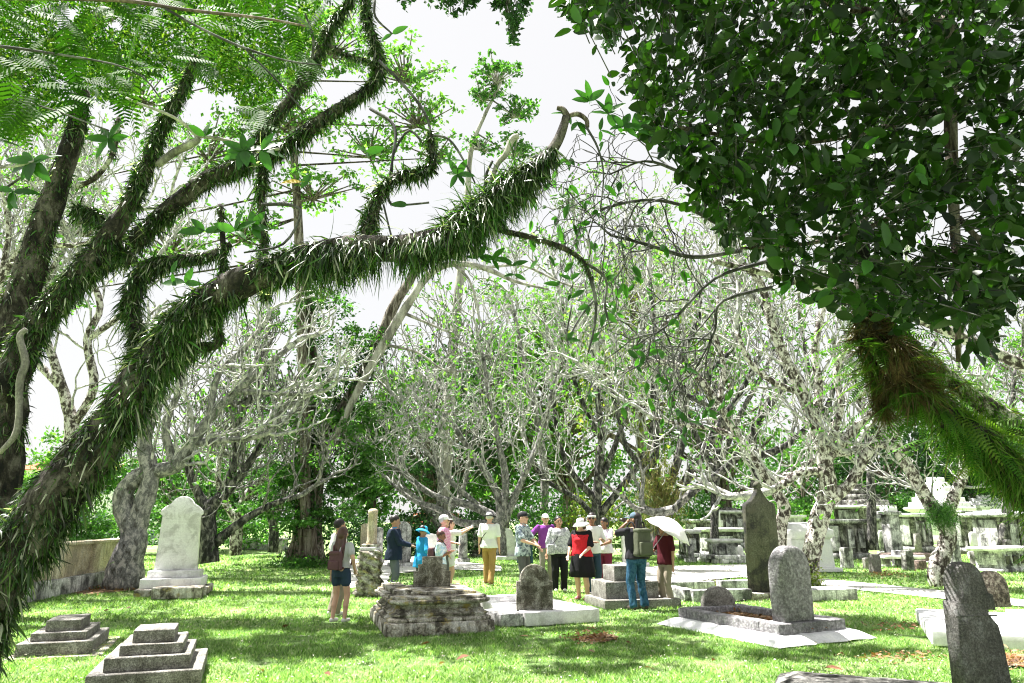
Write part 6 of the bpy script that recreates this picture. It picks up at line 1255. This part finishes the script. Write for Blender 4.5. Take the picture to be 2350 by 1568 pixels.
# umbrella
r = thing('umbrella', 'pale scalloped umbrella tilted over the person in the maroon shirt', 'umbrella', local('umb', (-.10, -.36, 1.10)), 0)
tip = P(1555, 1186, local('umb', (0, 0, 0)).y - .05) - r.location; ax = Vector((.50, -.12, .86)).normalized(); cen_ = P(1531, 1222, local('umb', (0, 0, 0)).y - .10) - r.location
q = ax.to_track_quat('Z', 'Y').to_matrix(); n = 48; rings = []
Ru = .47
for t in np.linspace(.02, 1, 9):
    a = np.linspace(0, 2 * math.pi, n, endpoint=False); rib = np.abs(np.cos(a * 4)); rr = Ru * t * (1 - .07 * (1 - rib) * t); z = .27 * (1 - t ** 2.0) - .02 * (1 - rib) * t * 0 + .02 * (1 - rib) * t ** 4
    rings.append(np.stack([rr * np.cos(a), rr * np.sin(a), z], 1))
inner = [k * np.array([.985, .985, 1]) - [0, 0, .006] for k in rings[::-1]]; V, F = loft(rings + inner); V = V @ np.array(q).T + np.array(cen_); fixn(piece('canopy', V, F, M['umb'], r, True))
for k in range(8):
    a = k * math.pi / 4; pts = [Vector((Ru * t * .97 * math.cos(a), Ru * t * .97 * math.sin(a), .262 * (1 - t * t) - .012)) for t in (.02, .35, .7, 1)]; V, F = tube([q @ p_ + cen_ for p_ in pts], [.003] * 4, 4, 2); piece('rib', V, F, M['framegrey'], r, True)
V, F = tube([Vector((0, 0, -.05)), q @ Vector((0, 0, .30)) + cen_], [.007, .006], 8, 1); piece('shaft', V, F, M['framegrey'], r, True); V, F = cc((0, 0, -.10), (0, 0, .0), .016, .014, 10); piece('handle', V, F, M['shoe_d'], r, True)

# ------------------------------------------------------------------ fallen leaves and litter
g = np.random.default_rng(77)
lf = leaf_mesh('fallen_leaf', M['litter'], .45, .3); M['litter_o'] = leafm('fallen_leaf_colour', [(.14, .06, .035), (.30, .14, .08), (.5, .38, .28), (.42, .2, .1)], .1, .7, .2, obj=True); lf.materials.clear(); lf.materials.append(M['litter_o'])
spots = [(1075, 1512), (1020, 1528), (745, 1552), (1640, 1520), (985, 1480), (1590, 1398), (1905, 1452), (2010, 1452), (2060, 1518), (590, 1545), (300, 1398), (250, 1405), (1350, 1500), (1215, 1468), (1480, 1540), (660, 1440), (1700, 1530), (1895, 1540)]
where = ['curled brown leaf on the grass below the moulded tomb', 'dark folded leaf between the moulded tomb and the bottom edge', 'twisted brown leaf at the bottom edge right of the stepped grave', 'reddish leaf in front of the white kerb corner', 'small leaf just in front of the moulded tomb', 'leaf beside the round footstone of the white based grave',
 'leaf right of the rough arched headstone', 'leaf near the bare earth patch right of the white kerb', 'leaf below the yellow grass left of the nearest headstone', 'leaf on the bottom lawn right of the stepped grave', 'leaf on the sunny grass by the boundary wall', 'leaf below the sunny strip beside the wall',
 'leaf just below the brown litter patch', 'leaf in front of the dark shouldered headstone', 'leaf on the bottom lawn below the litter patch', 'leaf left of the young woman with the backpack', 'leaf above the dark ledger by the bottom edge', 'leaf right of the dark ledger by the bottom edge']
for k, (x, y) in enumerate(spots):
    c = G(x, y); o = link('fallen_leaf', lf, None, where[k], 'leaf', 'fallen leaves on the lawn'); s = g.uniform(.09, .17); o.scale = (s, s, s); o.location = (c.x, c.y, .035); o.rotation_euler = (g.uniform(-.4, .4), g.uniform(-.5, .5), g.uniform(0, 6.28))
def litter(label, pts, size, mat='litter'):
    pts = np.array(pts); V, F = scatter_leaves(pts, g, size, asp=.5, flat=1.4); return link('leaf_litter', mesh_np('leaf_litter', V, F, M[mat]), None, label, 'leaves', kind='stuff')
pts = []
for (x, y, sx, sy, n) in [(2030, 1320, 30, 3.5, 260), (1650, 1340, 22, 3, 160), (1360, 1466, 35, 7, 220), (1740, 1415, 30, 4, 120), (2060, 1508, 60, 6, 90), (2060, 1440, 40, 5, 70), (240, 1350, 40, 5, 300), (2320, 1515, 20, 8, 140)]:
    for _ in range(n):
        c = G(x + g.normal(0, sx), min(1560, y + g.normal(0, sy))); pts.append((c.x, c.y, .02 + abs(g.normal(0, .015)) + (.02 if y < 1330 else 0)))
litter('patches of dry brown leaves scattered on the lawn', pts, .07)
pts = [(x_, y_, .01 + .02) for x_, y_ in zip(g.uniform(-6, 8, 4200), 7.2 + 10 * g.random(4200) ** 1.3)]; litter('tiny pale fallen petals and leaf scraps in the grass', pts, .028, 'petal')
c = bpy.data.objects
# small leaves lying in the bed of the rough arched stone's grave
r = [o for o in bpy.data.objects if o.get('category') == 'grave' and 'rough hewn' in o.get('label', '')][0]
pts = np.stack([g.normal(0, .25, 300), g.normal(.1, .4, 300), .155 + abs(g.normal(0, .01, 300))], 1); V, F = scatter_leaves(pts, g, .08, flat=1.5); piece('leaf_litter', V, F, M['litter'], r, kind='stuff')
